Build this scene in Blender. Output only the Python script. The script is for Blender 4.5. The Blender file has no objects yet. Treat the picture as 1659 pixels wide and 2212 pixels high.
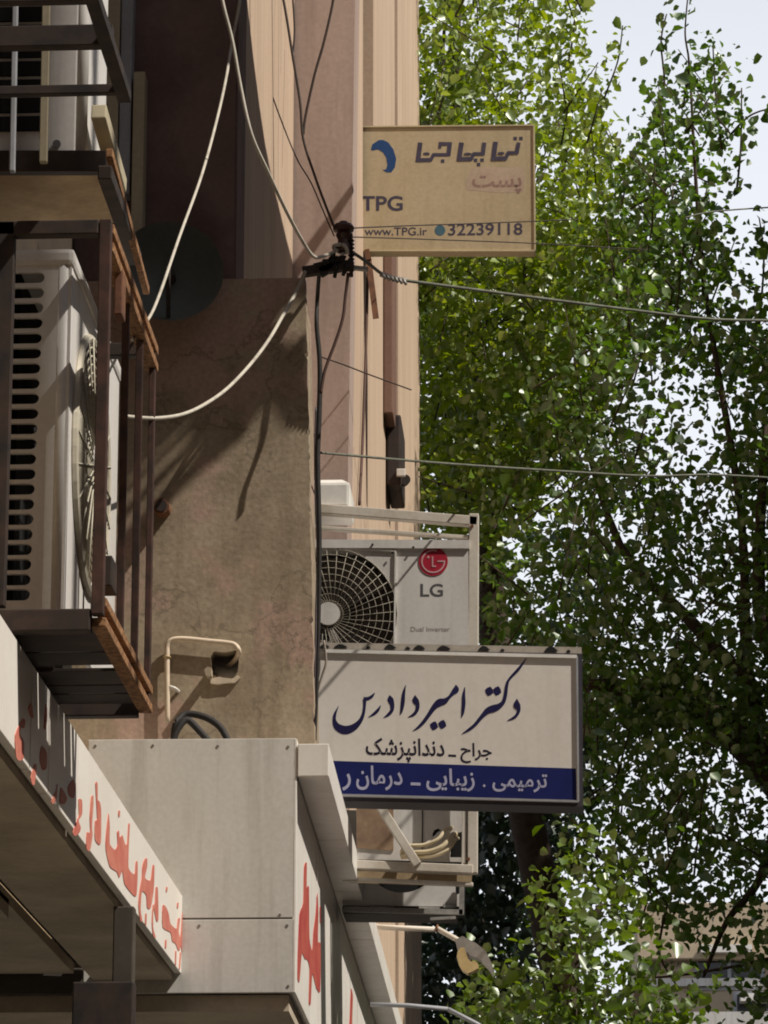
import bpy, bmesh, math, random
import numpy as np
from mathutils import Vector, Matrix, noise
from mathutils.geometry import tessellate_polygon

random.seed(7)
rng = np.random.default_rng(7)
S = bpy.context.scene
C = S.collection

# ------------------------------------------------------------------ camera
# picture plane of 1659 x 2212 units, focal length in the same units
W, H, F = 1659.0, 2212.0, 7900.0
PITCH, YAW = math.radians(15.2), math.radians(2.91)
EYE = Vector((0, 0, 1.6))
FWD = Vector((-math.sin(YAW) * math.cos(PITCH), math.cos(YAW) * math.cos(PITCH), math.sin(PITCH)))
RGT = Vector((math.cos(YAW), math.sin(YAW), 0))
UPV = RGT.cross(FWD)
cam = bpy.data.cameras.new('camera')
cam.sensor_fit = 'HORIZONTAL'
cam.sensor_width = 36
cam.lens = 36 * F / W
cam.clip_start, cam.clip_end = 0.1, 3000
co = bpy.data.objects.new('camera', cam)
C.objects.link(co)
M3 = Matrix((RGT, UPV, -FWD)).transposed()
co.matrix_world = Matrix.Translation(EYE) @ M3.to_4x4()
S.camera = co

# ------------------------------------------------------------------ light
TO_SUN = Vector((1.0, -0.40, 1.40)).normalized()
ELEV = math.asin(TO_SUN.z)
w = bpy.data.worlds.new('World')
S.world = w
w.use_nodes = True
nt = w.node_tree
bg = nt.nodes['Background']
sky = nt.nodes.new('ShaderNodeTexSky')
sky.sky_type = 'NISHITA'
sky.sun_disc = False
sky.sun_elevation = ELEV
sky.sun_rotation = math.atan2(TO_SUN.x, TO_SUN.y)
sky.air_density = 1.0
sky.dust_density = 1.5
sky.ozone_density = 1.0
# bright summer haze that thins out from the horizon to the blue overhead
hz = nt.nodes.new('ShaderNodeMix'); hz.data_type = 'RGBA'
tc = nt.nodes.new('ShaderNodeTexCoord'); sx = nt.nodes.new('ShaderNodeSeparateXYZ')
mr = nt.nodes.new('ShaderNodeMapRange'); mr.interpolation_type = 'SMOOTHSTEP'
mr.inputs['From Min'].default_value = 0.30; mr.inputs['From Max'].default_value = 0.72
mr.inputs['To Min'].default_value = 0.95; mr.inputs['To Max'].default_value = 0.0
nt.links.new(tc.outputs['Generated'], sx.inputs[0]); nt.links.new(sx.outputs['Z'], mr.inputs['Value'])
nt.links.new(mr.outputs[0], hz.inputs['Factor'])
hz.inputs['B'].default_value = (15.4, 15.9, 17.0, 1)
nt.links.new(sky.outputs[0], hz.inputs['A'])
nt.links.new(hz.outputs['Result'], bg.inputs[0])
bg.inputs[1].default_value = 0.055
sun = bpy.data.lights.new('sun', 'SUN')
sun.energy = 5.0
sun.angle = math.radians(0.5)
sun.color = (1.0, 0.93, 0.82)
so = bpy.data.objects.new('sun', sun)
C.objects.link(so)
so.rotation_euler = TO_SUN.to_track_quat('Z', 'Y').to_euler()
so.location = (6, -4, 20)
vs = S.view_settings
vs.view_transform = 'Standard'
vs.look = 'None'
vs.exposure = 0.12
vs.gamma = 1.0
vs.use_curve_mapping = False
S.cycles.filter_width = 1.9
S.cycles.max_bounces = 8

# ------------------------------------------------------------------ helpers
def ray(px, py):
    return FWD + RGT * ((px - W / 2) / F) + UPV * ((H / 2 - py) / F)
def PY(px, py, Y):
    r = ray(px, py); return EYE + r * ((Y - EYE.y) / r.y)
def PX(px, py, X):
    r = ray(px, py); return EYE + r * ((X - EYE.x) / r.x)
def PZ(px, py, Z):
    r = ray(px, py); return EYE + r * ((Z - EYE.z) / r.z)

MATS = {}
def mat(name, col, col2=None, rough=0.7, scale=6.0, bump=0.0, stretch=1.0, metal=0.0, detail=6.0,
        lo=0.35, hi=0.65, spec=0.3, col3=None, scale3=1.2, lo3=0.5, hi3=0.62, streak=0.0, grain=0.035, crack=0.0):
    if name in MATS: return MATS[name]
    m = bpy.data.materials.new(name); m.use_nodes = True
    n = m.node_tree.nodes; l = m.node_tree.links
    b = n['Principled BSDF']
    b.inputs['Roughness'].default_value = rough
    b.inputs['Metallic'].default_value = metal
    b.inputs['Specular IOR Level'].default_value = spec
    if col2 is None: col2 = tuple(c * 0.82 for c in col)
    g = n.new('ShaderNodeNewGeometry')
    mp = n.new('ShaderNodeMapping'); mp.inputs['Scale'].default_value = (1, 1, 1.0 / stretch)
    l.new(g.outputs['Position'], mp.inputs['Vector'])
    no = n.new('ShaderNodeTexNoise'); no.inputs['Scale'].default_value = scale; no.inputs['Detail'].default_value = detail
    no.inputs['Roughness'].default_value = 0.62
    l.new(mp.outputs[0], no.inputs['Vector'])
    r = n.new('ShaderNodeValToRGB')
    r.color_ramp.elements[0].position = lo; r.color_ramp.elements[1].position = hi
    r.color_ramp.elements[0].color = (*col2, 1); r.color_ramp.elements[1].color = (*col, 1)
    l.new(no.outputs['Fac'], r.inputs['Fac'])
    out = r.outputs['Color']
    if col3 is not None:
        n3 = n.new('ShaderNodeTexNoise'); n3.inputs['Scale'].default_value = scale3; n3.inputs['Detail'].default_value = 7
        n3.inputs['Roughness'].default_value = 0.65
        l.new(g.outputs['Position'], n3.inputs['Vector'])
        r3 = n.new('ShaderNodeValToRGB')
        r3.color_ramp.elements[0].position = lo3; r3.color_ramp.elements[1].position = hi3
        l.new(n3.outputs['Fac'], r3.inputs['Fac'])
        mx = n.new('ShaderNodeMix'); mx.data_type = 'RGBA'
        l.new(r3.outputs['Color'], mx.inputs['Factor'])
        l.new(out, mx.inputs['A']); mx.inputs['B'].default_value = (*col3, 1)
        out = mx.outputs['Result']
    # fine grain and, on request, rain streaks and grime
    ng = n.new('ShaderNodeTexNoise'); ng.inputs['Scale'].default_value = 70; ng.inputs['Detail'].default_value = 4
    l.new(g.outputs['Position'], ng.inputs['Vector'])
    mg = n.new('ShaderNodeMapRange'); mg.inputs['From Min'].default_value = 0.3; mg.inputs['From Max'].default_value = 0.7
    mg.inputs['To Min'].default_value = 0.5 - grain; mg.inputs['To Max'].default_value = 0.5 + grain
    l.new(ng.outputs['Fac'], mg.inputs['Value'])
    mo = n.new('ShaderNodeMix'); mo.data_type = 'RGBA'; mo.blend_type = 'OVERLAY'; mo.inputs['Factor'].default_value = 1.0
    cg = n.new('ShaderNodeCombineColor'); [l.new(mg.outputs[0], cg.inputs[i]) for i in range(3)]
    l.new(out, mo.inputs['A']); l.new(cg.outputs[0], mo.inputs['B']); out = mo.outputs['Result']
    if crack > 0:
        nc = n.new('ShaderNodeTexNoise'); nc.inputs['Scale'].default_value = 1.9; nc.inputs['Detail'].default_value = 9; nc.inputs['Roughness'].default_value = 0.58
        l.new(g.outputs['Position'], nc.inputs['Vector'])
        rk_ = n.new('ShaderNodeValToRGB'); e0 = rk_.color_ramp.elements
        e0[0].position = 0.4925; e0[1].position = 0.4995; e0[1].color = (crack, crack, crack, 1)
        e2 = e0.new(0.5065); e2.color = (0, 0, 0, 1); e0[0].color = (0, 0, 0, 1)
        l.new(nc.outputs['Fac'], rk_.inputs['Fac'])
        mk2 = n.new('ShaderNodeMix'); mk2.data_type = 'RGBA'
        l.new(rk_.outputs[0], mk2.inputs['Factor']); l.new(out, mk2.inputs['A']); mk2.inputs['B'].default_value = (*(c * 0.35 for c in col), 1)
        out = mk2.outputs['Result']
    if streak > 0:
        ms = n.new('ShaderNodeMapping'); ms.inputs['Scale'].default_value = (16, 16, 0.9)
        l.new(g.outputs['Position'], ms.inputs['Vector'])
        ns = n.new('ShaderNodeTexNoise'); ns.inputs['Scale'].default_value = 1.0; ns.inputs['Detail'].default_value = 8; ns.inputs['Roughness'].default_value = 0.6
        l.new(ms.outputs[0], ns.inputs['Vector'])
        rs = n.new('ShaderNodeValToRGB'); rs.color_ramp.elements[0].position = 0.50; rs.color_ramp.elements[1].position = 0.72
        rs.color_ramp.elements[1].color = (streak, streak, streak, 1)
        l.new(ns.outputs['Fac'], rs.inputs['Fac'])
        mk = n.new('ShaderNodeMix'); mk.data_type = 'RGBA'
        l.new(rs.outputs[0], mk.inputs['Factor']); l.new(out, mk.inputs['A']); mk.inputs['B'].default_value = (*(c * 0.45 for c in (col[0], col[1] * 0.93, col[2] * 0.8)), 1)
        out = mk.outputs['Result']
    l.new(out, b.inputs['Base Color'])
    if bump > 0:
        nb = n.new('ShaderNodeTexNoise'); nb.inputs['Scale'].default_value = scale * 9; nb.inputs['Detail'].default_value = 5
        l.new(g.outputs['Position'], nb.inputs['Vector'])
        bp = n.new('ShaderNodeBump'); bp.inputs['Strength'].default_value = bump; bp.inputs['Distance'].default_value = 0.003
        l.new(nb.outputs['Fac'], bp.inputs['Height']); l.new(bp.outputs[0], b.inputs['Normal'])
    MATS[name] = m
    return m

def leaf_mat(name, cols, trans=0.45):
    m = bpy.data.materials.new(name); m.use_nodes = True
    n = m.node_tree.nodes; l = m.node_tree.links
    n.remove(n['Principled BSDF']); out = n['Material Output']
    g = n.new('ShaderNodeNewGeometry'); r = n.new('ShaderNodeValToRGB')
    r.color_ramp.elements[0].color = (*cols[0], 1); r.color_ramp.elements[1].color = (*cols[-1], 1)
    for i, c in enumerate(cols[1:-1]):
        e = r.color_ramp.elements.new((i + 1) / (len(cols) - 1)); e.color = (*c, 1)
    l.new(g.outputs['Random Per Island'], r.inputs['Fac'])
    d = n.new('ShaderNodeBsdfDiffuse'); t = n.new('ShaderNodeBsdfTranslucent'); gl = n.new('ShaderNodeBsdfGlossy')
    gl.inputs['Roughness'].default_value = 0.42
    gl.inputs['Color'].default_value = (0.6, 0.62, 0.6, 1)
    hs = n.new('ShaderNodeHueSaturation'); hs.inputs['Hue'].default_value = 0.485; hs.inputs['Saturation'].default_value = 1.12; hs.inputs['Value'].default_value = 1.5
    l.new(r.outputs[0], d.inputs[0]); l.new(r.outputs[0], hs.inputs['Color']); l.new(hs.outputs[0], t.inputs[0])
    a = n.new('ShaderNodeMixShader'); a.inputs[0].default_value = trans
    l.new(d.outputs[0], a.inputs[1]); l.new(t.outputs[0], a.inputs[2])
    b = n.new('ShaderNodeMixShader'); b.inputs[0].default_value = 0.13
    l.new(a.outputs[0], b.inputs[1]); l.new(gl.outputs[0], b.inputs[2])
    l.new(b.outputs[0], out.inputs[0])
    return m

def tag(o, label=None, cat=None, group=None, kind=None):
    if label: o['label'] = label
    if cat: o['category'] = cat
    if group: o['group'] = group
    if kind: o['kind'] = kind
    return o
def thing(name, label, cat, loc, group=None):
    o = bpy.data.objects.new(name, None); C.objects.link(o); o.location = Vector(loc)
    o.empty_display_size = 0.1
    return tag(o, label, cat, group)
def root_loc(o):
    v = Vector((0, 0, 0))
    while o is not None: v += Vector(o.location); o = o.parent
    return v

def catmull(pts, n=6):
    P = [Vector(p) for p in pts]
    if len(P) < 3: return P
    out = []
    for i in range(len(P) - 1):
        p0 = P[max(i - 1, 0)]; p1 = P[i]; p2 = P[i + 1]; p3 = P[min(i + 2, len(P) - 1)]
        for k in range(n):
            t = k / n
            out.append(0.5 * (2 * p1 + (p2 - p0) * t + (2 * p0 - 5 * p1 + 4 * p2 - p3) * t * t + (3 * p1 - p0 - 3 * p2 + p3) * t ** 3))
    out.append(P[-1])
    return out

class G:
    """collects shapes (world coordinates) and links them as one mesh object"""
    def __init__(s): s.bm = bmesh.new(); s.k = 0
    def hexa(s, v, bev=0):
        vs_ = [s.bm.verts.new(p) for p in v]
        fs = [s.bm.faces.new([vs_[i] for i in f]) for f in
              ((0, 3, 2, 1), (4, 5, 6, 7), (0, 1, 5, 4), (1, 2, 6, 5), (2, 3, 7, 6), (3, 0, 4, 7))]
        if bev:
            es = set(e for f in fs for e in f.edges)
            bmesh.ops.bevel(s.bm, geom=list(es), offset=bev, segments=2, profile=0.6, affect='EDGES')
        return s
    def box(s, x0, x1, y0, y1, z0, z1, bev=0):
        x0, x1 = sorted((x0, x1)); y0, y1 = sorted((y0, y1)); z0, z1 = sorted((z0, z1))
        return s.hexa([(x0, y0, z0), (x1, y0, z0), (x1, y1, z0), (x0, y1, z0), (x0, y0, z1), (x1, y0, z1), (x1, y1, z1), (x0, y1, z1)], bev)
    def bar(s, a, b, w_, h_, up=(0, 0, 1), bev=0):
        a = Vector(a); b = Vector(b); d = (b - a).normalized(); up = Vector(up)
        if abs(d.dot(up)) > 0.98: up = Vector((0, 1, 0))
        x = d.cross(up).normalized() * (w_ / 2); z = x.cross(d).normalized() * (h_ / 2)
        return s.hexa([a - x - z, a + x - z, b + x - z, b - x - z, a - x + z, a + x + z, b + x + z, b - x + z], bev)
    def tube(s, pts, r, n=8, smooth=4):
        if smooth and len(pts) > 2: P = catmull(pts, smooth)
        else: P = [Vector(p) for p in pts]
        rr = r if isinstance(r, (list, tuple)) else [r, r]
        rings = []
        ref = Vector((0.3, 0.2, 1)).normalized()
        for i, p in enumerate(P):
            d = (P[min(i + 1, len(P) - 1)] - P[max(i - 1, 0)]).normalized()
            x = d.cross(ref)
            if x.length < 0.05: x = d.cross(Vector((1, 0, 0)))
            x.normalize(); y = d.cross(x)
            t = i / max(len(P) - 1, 1) * (len(rr) - 1); k = min(int(t), len(rr) - 2); q = rr[k] + (rr[k + 1] - rr[k]) * (t - k)
            rings.append([s.bm.verts.new(p + (x * math.cos(2 * math.pi * j / n) + y * math.sin(2 * math.pi * j / n)) * q) for j in range(n)])
        for a, b in zip(rings, rings[1:]):
            for j in range(n):
                f = s.bm.faces.new((a[j], a[(j + 1) % n], b[(j + 1) % n], b[j])); f.smooth = True
        s.bm.faces.new(rings[0]); s.bm.faces.new(rings[-1][::-1])
        return s
    def poly(s, pts, vec, holes=()):
        """flat polygon (with holes) extruded along vec"""
        loops = [[Vector(p) for p in pts]] + [[Vector(p) for p in h] for h in holes]
        vec = Vector(vec)
        tris = tessellate_polygon(loops)
        flat = [p for l_ in loops for p in l_]
        a = [s.bm.verts.new(p) for p in flat]; b = [s.bm.verts.new(p + vec) for p in flat]
        for t in tris:
            try:
                s.bm.faces.new([a[i] for i in t]); s.bm.faces.new([b[i] for i in reversed(t)])
            except ValueError: pass
        k = 0
        for l_ in loops:
            m = len(l_)
            for i in range(m):
                i0, i1 = k + i, k + (i + 1) % m
                try: s.bm.faces.new((a[i0], a[i1], b[i1], b[i0]))
                except ValueError: pass
            k += m
        return s
    def disc(s, c, nrm, r, depth, n=32, r2=None):
        c = Vector(c); nrm = Vector(nrm).normalized()
        x = nrm.orthogonal().normalized(); y = nrm.cross(x)
        p = lambda q, o: [c + nrm * o + (x * math.cos(2 * math.pi * i / n) + y * math.sin(2 * math.pi * i / n)) * q for i in range(n)]
        A = [s.bm.verts.new(v) for v in p(r, 0)]; B = [s.bm.verts.new(v) for v in p(r2 or r, depth)]
        s.bm.faces.new(A[::-1]); s.bm.faces.new(B)
        for i in range(n): s.bm.faces.new((A[i], A[(i + 1) % n], B[(i + 1) % n], B[i]))
        return s
    def ring(s, c, nrm, r, t, n=36, m=6):
        c = Vector(c); nrm = Vector(nrm).normalized(); x = nrm.orthogonal().normalized(); y = nrm.cross(x)
        R = []
        for i in range(n):
            a = 2 * math.pi * i / n; d = x * math.cos(a) + y * math.sin(a)
            R.append([s.bm.verts.new(c + d * (r + t * math.cos(2 * math.pi * j / m)) + nrm * (t * math.sin(2 * math.pi * j / m))) for j in range(m)])
        for i in range(n):
            for j in range(m):
                s.bm.faces.new((R[i][j], R[(i + 1) % n][j], R[(i + 1) % n][(j + 1) % m], R[i][(j + 1) % m]))
        return s
    def stroke(s, pts, fn, vec, sm=5):
        """pen stroke: (x, y, width) in some 2D frame mapped to 3D by fn"""
        P = catmull([Vector(p) for p in pts], sm) if sm else [Vector(p) for p in pts]
        L, R = [], []
        for i, p in enumerate(P):
            d = P[min(i + 1, len(P) - 1)] - P[max(i - 1, 0)]; d = Vector((d.x, d.y)).normalized(); nn = Vector((-d.y, d.x)) * (max(p.z, 1) / 2)
            L.append(fn(p.x + nn.x, p.y + nn.y)); R.append(fn(p.x - nn.x, p.y - nn.y))
        vec = Vector(vec); vec = vec + vec.normalized() * (0.00006 * s.k); s.k += 1   # strokes that cross lie in layers
        la = [s.bm.verts.new(p + vec) for p in L]; ra = [s.bm.verts.new(p + vec) for p in R]
        for i in range(len(P) - 1): s.bm.faces.new((la[i], ra[i], ra[i + 1], la[i + 1]))
        return s
    def build(s, name, m, parent=None, smooth=False, kind=None, label=None):
        bmesh.ops.recalc_face_normals(s.bm, faces=s.bm.faces[:])
        if parent is not None:
            off = root_loc(parent)
            bmesh.ops.translate(s.bm, verts=s.bm.verts[:], vec=-off)
        me = bpy.data.meshes.new(name); s.bm.to_mesh(me); s.bm.free()
        if smooth:
            for p in me.polygons: p.use_smooth = True
        me.materials.append(m)
        o = bpy.data.objects.new(name, me); C.objects.link(o)
        if parent is not None: o.parent = parent
        if kind: o['kind'] = kind
        if label: o['label'] = label
        return o

# ---- lettering -----------------------------------------------------
FORMS = {  # isolated, final, initial, medial
 'ا': (0xFE8D, 0xFE8E, None, None), 'ب': (0xFE8F, 0xFE90, 0xFE91, 0xFE92), 'پ': (0xFB56, 0xFB57, 0xFB58, 0xFB59),
 'ت': (0xFE95, 0xFE96, 0xFE97, 0xFE98), 'ج': (0xFE9D, 0xFE9E, 0xFE9F, 0xFEA0), 'ح': (0xFEA1, 0xFEA2, 0xFEA3, 0xFEA4),
 'د': (0xFEA9, 0xFEAA, None, None), 'ر': (0xFEAD, 0xFEAE, None, None), 'ز': (0xFEAF, 0xFEB0, None, None),
 'س': (0xFEB1, 0xFEB2, 0xFEB3, 0xFEB4), 'ش': (0xFEB5, 0xFEB6, 0xFEB7, 0xFEB8), 'ک': (0xFB8E, 0xFB8F, 0xFB90, 0xFB91),
 'م': (0xFEE1, 0xFEE2, 0xFEE3, 0xFEE4), 'ن': (0xFEE5, 0xFEE6, 0xFEE7, 0xFEE8), 'ی': (0xFBFC, 0xFBFD, 0xFBFE, 0xFBFF)}
def shape(word):
    out = []
    for i, ch in enumerate(word):
        f = FORMS[ch]
        prev = i > 0 and FORMS[word[i - 1]][2] is not None
        nxt = i < len(word) - 1 and f[2] is not None
        k = 3 if (prev and nxt) else 1 if prev else 2 if nxt else 0
        out.append(chr(f[k]))
    return ''.join(reversed(out))
def word_mesh(txt, bold):
    c = bpy.data.curves.new('tmp', 'FONT'); c.body = txt; c.offset = bold; c.resolution_u = 4
    o = bpy.data.objects.new('tmp', c); C.objects.link(o)
    bpy.context.view_layer.update()
    me = bpy.data.meshes.new_from_object(o.evaluated_get(bpy.context.evaluated_depsgraph_get()))
    v = [Vector(x.co) for x in me.vertices]; f = [tuple(p.vertices) for p in me.polygons]
    bpy.data.objects.remove(o); bpy.data.curves.remove(c); bpy.data.meshes.remove(me)
    return v, f
def add_word(g, txt, fn, x0, x1, ybase, vec, bold=0.0, vscale=1.0, slope=0.0, height=None):
    """word fitted between x0 and x1 (2D frame, y down) on a baseline, mapped to 3D by fn"""
    v, f = word_mesh(txt, bold)
    a = min(p.x for p in v); b = max(p.x for p in v); k = (x1 - x0) / (b - a)
    ky = k * vscale
    if height: ky = height / max(p.y for p in v)
    vec = Vector(vec)
    vv = [g.bm.verts.new(fn(x0 + (p.x - a) * k, ybase - p.y * ky + slope * (p.x - a) * k) + vec) for p in v]
    for q in f:
        try: g.bm.faces.new([vv[i] for i in q])
        except ValueError: pass
    return g

# ------------------------------------------------------------------ materials
plaster_grey = mat('cement_plaster', (0.37, 0.30, 0.215), (0.25, 0.195, 0.135), rough=0.95, scale=7, bump=0.35, detail=10, streak=0.45, grain=0.07,
                   col3=(0.385, 0.27, 0.21), scale3=2.4, lo3=0.49, hi3=0.545, crack=0.6)
paint_beige = mat('beige_paint', (0.57, 0.43, 0.32), (0.47, 0.345, 0.25), rough=0.9, scale=4, bump=0.2, stretch=7, detail=9, streak=0.3)
paint_tan = mat('tan_plaster', (0.50, 0.38, 0.24), (0.38, 0.28, 0.17), rough=0.95, scale=5, bump=0.3)
white_metal = mat('white_enamel', (0.72, 0.70, 0.66), (0.62, 0.59, 0.54), rough=0.42, scale=4, spec=0.4)
ac_white = mat('ac_casing', (0.66, 0.64, 0.62), (0.58, 0.55, 0.52), rough=0.5, scale=5, stretch=4, spec=0.35, streak=0.35)
old_white = mat('dirty_white_paint', (0.62, 0.57, 0.50), (0.47, 0.41, 0.33), rough=0.65, scale=7, lo=0.25, hi=0.55)
panel_white = mat('painted_sheet', (0.60, 0.58, 0.55), (0.52, 0.50, 0.46), rough=0.6, scale=2.5, stretch=3, streak=0.5)
sign_white = mat('sign_face', (0.72, 0.68, 0.63), (0.66, 0.61, 0.56), rough=0.5, scale=2, spec=0.35, streak=0.16, grain=0.03)
black_iron = mat('black_iron', (0.02, 0.017, 0.017), (0.05, 0.032, 0.025), rough=0.65, scale=14)
rust = mat('rusty_iron', (0.22, 0.10, 0.05), (0.10, 0.045, 0.03), rough=0.85, scale=16, bump=0.2)
rust_dark = mat('old_brown_iron', (0.075, 0.036, 0.027), (0.03, 0.018, 0.015), rough=0.8, scale=22)
rust_light = mat('ochre_rust', (0.33, 0.175, 0.08), (0.17, 0.085, 0.045), rough=0.85, scale=70, bump=0.3, grain=0.12)
dark_hole = mat('dark_cavity', (0.012, 0.011, 0.011), (0.008, 0.008, 0.008), rough=0.9)
black_rubber = mat('black_rubber', (0.018, 0.017, 0.018), (0.03, 0.026, 0.024), rough=0.7, scale=30)
cable_white = mat('pale_cable', (0.50, 0.46, 0.39), (0.34, 0.30, 0.25), rough=0.6, scale=12, lo=0.3, hi=0.5)
cable_green = mat('weathered_line', (0.16, 0.17, 0.13), (0.10, 0.10, 0.08), rough=0.6, scale=20)
brown_dark = mat('dark_brown', (0.10, 0.055, 0.045), (0.07, 0.04, 0.03), rough=0.8)
navy = mat('navy_ink', (0.012, 0.010, 0.065), (0.010, 0.008, 0.05), rough=0.5)
ink = mat('dark_ink', (0.02, 0.016, 0.035), (0.016, 0.012, 0.03), rough=0.5)
band_blue = mat('blue_band', (0.009, 0.016, 0.115), (0.007, 0.012, 0.09), rough=0.45)
band_text = mat('band_lettering', (0.42, 0.42, 0.58), (0.36, 0.36, 0.5), rough=0.5)
red_letter = mat('faded_red', (0.50, 0.13, 0.10), (0.58, 0.22, 0.16), rough=0.6, scale=12)
red_deep = mat('deep_red', (0.36, 0.045, 0.045), (0.44, 0.10, 0.07), rough=0.6, scale=8)
lg_red = mat('crimson', (0.40, 0.02, 0.045), (0.36, 0.018, 0.04), rough=0.4)
logo_pale = mat('pale_pink', (0.62, 0.36, 0.38), rough=0.5)
grey_letter = mat('grey_letter', (0.10, 0.095, 0.10), rough=0.5)
faint_letter = mat('faint_letter', (0.33, 0.30, 0.29), rough=0.5)
post_face = mat('post_sign_face', (0.49, 0.405, 0.27), (0.44, 0.355, 0.22), rough=0.55, scale=2.2, stretch=0.8, col3=(0.34, 0.25, 0.135), scale3=2.6, lo3=0.52, hi3=0.75, streak=0.25)
post_ink = mat('post_ink', (0.045, 0.04, 0.075), (0.07, 0.06, 0.09), rough=0.6, scale=30)
post_blue = mat('post_blue', (0.018, 0.065, 0.20), rough=0.5)
post_pink = mat('post_pink', (0.49, 0.375, 0.28), rough=0.6)
post_rose = mat('post_rose', (0.32, 0.20, 0.165), rough=0.6)
post_teal = mat('post_teal', (0.06, 0.14, 0.19), rough=0.6)
grey_duct = mat('grey_duct', (0.34, 0.35, 0.38), (0.27, 0.28, 0.30), rough=0.6)
cream_duct = mat('cream_duct', (0.46, 0.41, 0.29), (0.38, 0.33, 0.23), rough=0.7, scale=4, stretch=5)
soffit_m = mat('soffit_board', (0.56, 0.48, 0.37), (0.38, 0.32, 0.25), rough=0.8, scale=3)
shop_dark = mat('shop_front', (0.10, 0.09, 0.075), (0.06, 0.05, 0.045), rough=0.6, scale=3)
bark = mat('bark', (0.075, 0.055, 0.04), (0.045, 0.032, 0.024), rough=0.95, scale=20, bump=0.4)
asphalt = mat('asphalt', (0.055, 0.053, 0.05), (0.04, 0.04, 0.038), rough=0.9, scale=8, bump=0.3)
paving = mat('paving', (0.20, 0.185, 0.165), (0.15, 0.14, 0.12), rough=0.9, scale=5, bump=0.2)
white_line = mat('road_paint', (0.7, 0.7, 0.66), rough=0.7)
far_wall = mat('far_building_wall', (0.42, 0.34, 0.255), (0.36, 0.29, 0.21), rough=0.9, scale=0.5)
far_wall2 = mat('brown_brick_wall', (0.30, 0.22, 0.16), (0.24, 0.17, 0.12), rough=0.9, scale=0.5)
glass = mat('window_glass', (0.03, 0.035, 0.04), (0.02, 0.02, 0.025), rough=0.12, spec=0.6)
shade_cloth_m = mat('shade_cloth', (0.10, 0.08, 0.07), (0.07, 0.06, 0.05), rough=0.9)  # for the unseen sheets added to cast shade
cream_glass = mat('yellowed_lamp_cover', (0.58, 0.44, 0.22), (0.45, 0.32, 0.15), rough=0.45, scale=9)
alu = mat('weathered_aluminium', (0.38, 0.36, 0.33), (0.24, 0.22, 0.2), rough=0.5, metal=0.3, scale=9)

# ------------------------------------------------------------------ ground
GZ = 0.0
g = G(); g.box(-600, 600, -600, 900, -0.5, -0.13); g.build('ground', asphalt, kind='structure')
g = G(); g.box(2.2, 9.0, -200, 300, -0.1299, -0.126); g.build('road', asphalt, kind='structure')
g = G(); g.box(-2.6, 2.0, -60, 120, -0.13, 0.0); g.build('pavement', paving, kind='structure')
g = G(); g.box(2.002, 2.2, -60, 120, -0.13, 0.02, 0.01); g.build('kerb', panel_white, kind='structure')

# ------------------------------------------------------------------ planes of the place
XN = -1.49      # facade of the near building
YA = 10.60      # wall that faces the camera (side of the second building)
XU = -1.00      # street face of the second building, upper part
XF = -0.80      # street face further on
def zof(px, py, Y): return PY(px, py, Y).z
def xof(px, py, Y): return PY(px, py, Y).x

# near building (behind the air conditioners)
nb = thing('shop_building', 'tan plastered building at left behind the caged air conditioner', 'building', (-3.5, 6, 0))
Z1 = PX(410, 2128, -1.11).z   # bottom of the first shop sign
ZM = PX(160, 1505, XN).z
g = G(); g.box(-8, XN, -2, YA - 0.003, Z1 + 0.02, ZM); g.build('wall', paint_tan, nb)
g = G(); g.box(-8, XN - 0.004, -2, YA - 0.003, ZM + 0.001, 12); g.build('upper_wall', mat('dark_for_shade', (0.06, 0.042, 0.028), (0.04, 0.028, 0.02), rough=0.95, scale=4, bump=0.3), nb)  # coloured dark in place of shade, to cut light bounced from this facade
g = G(); g.box(-8, -2.45, -2, YA - 0.003, 0, Z1 + 0.018); g.build('shop_front', shop_dark, nb)
YS = 10.385
g = G(); g.box(-1.36, -1.135, -2, YS, Z1 - 0.02, Z1 + 0.017)
g.build('soffit', soffit_m, nb)
g = G(); g.box(-1.415, -1.362, -2, YS, Z1 + 0.03, Z1 + 0.05); g.build('shutter_slot', dark_hole, nb)
g = G(); g.box(-2.4, -1.417, 8.6, YS, Z1 + 0.0, Z1 + 0.03); g.build('soffit', soffit_m, nb)
g = G(); g.box(-1.475, -1.417, -2, 9.15, Z1 - 0.035, Z1 + 0.017, 0.004); g.build('lintel_rail', mat('rail_paint', (0.50, 0.44, 0.34), rough=0.6), nb)
g = G(); g.box(-1.53, -1.48, -2, 8.75, 0, Z1 + 0.015); g.build('shutter', mat('brown_shutter', (0.34, 0.29, 0.21), (0.26, 0.22, 0.16), rough=0.6), nb)
g = G(); q = PY(262, 2050, 9.05); g.box(q.x - 0.022, q.x + 0.03, 9.05, 9.1, 0, Z1 - 0.021, 0.004); g.build('post', mat('dark_post', (0.09, 0.075, 0.06), (0.06, 0.05, 0.04), rough=0.6), nb)
g = G(); q = PY(244, 2120, 8.95); g.box(q.x - 0.10, q.x + 0.05, 8.95, 9.02, 0, q.z, 0.004); g.build('lock_box', black_iron, nb)

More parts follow.
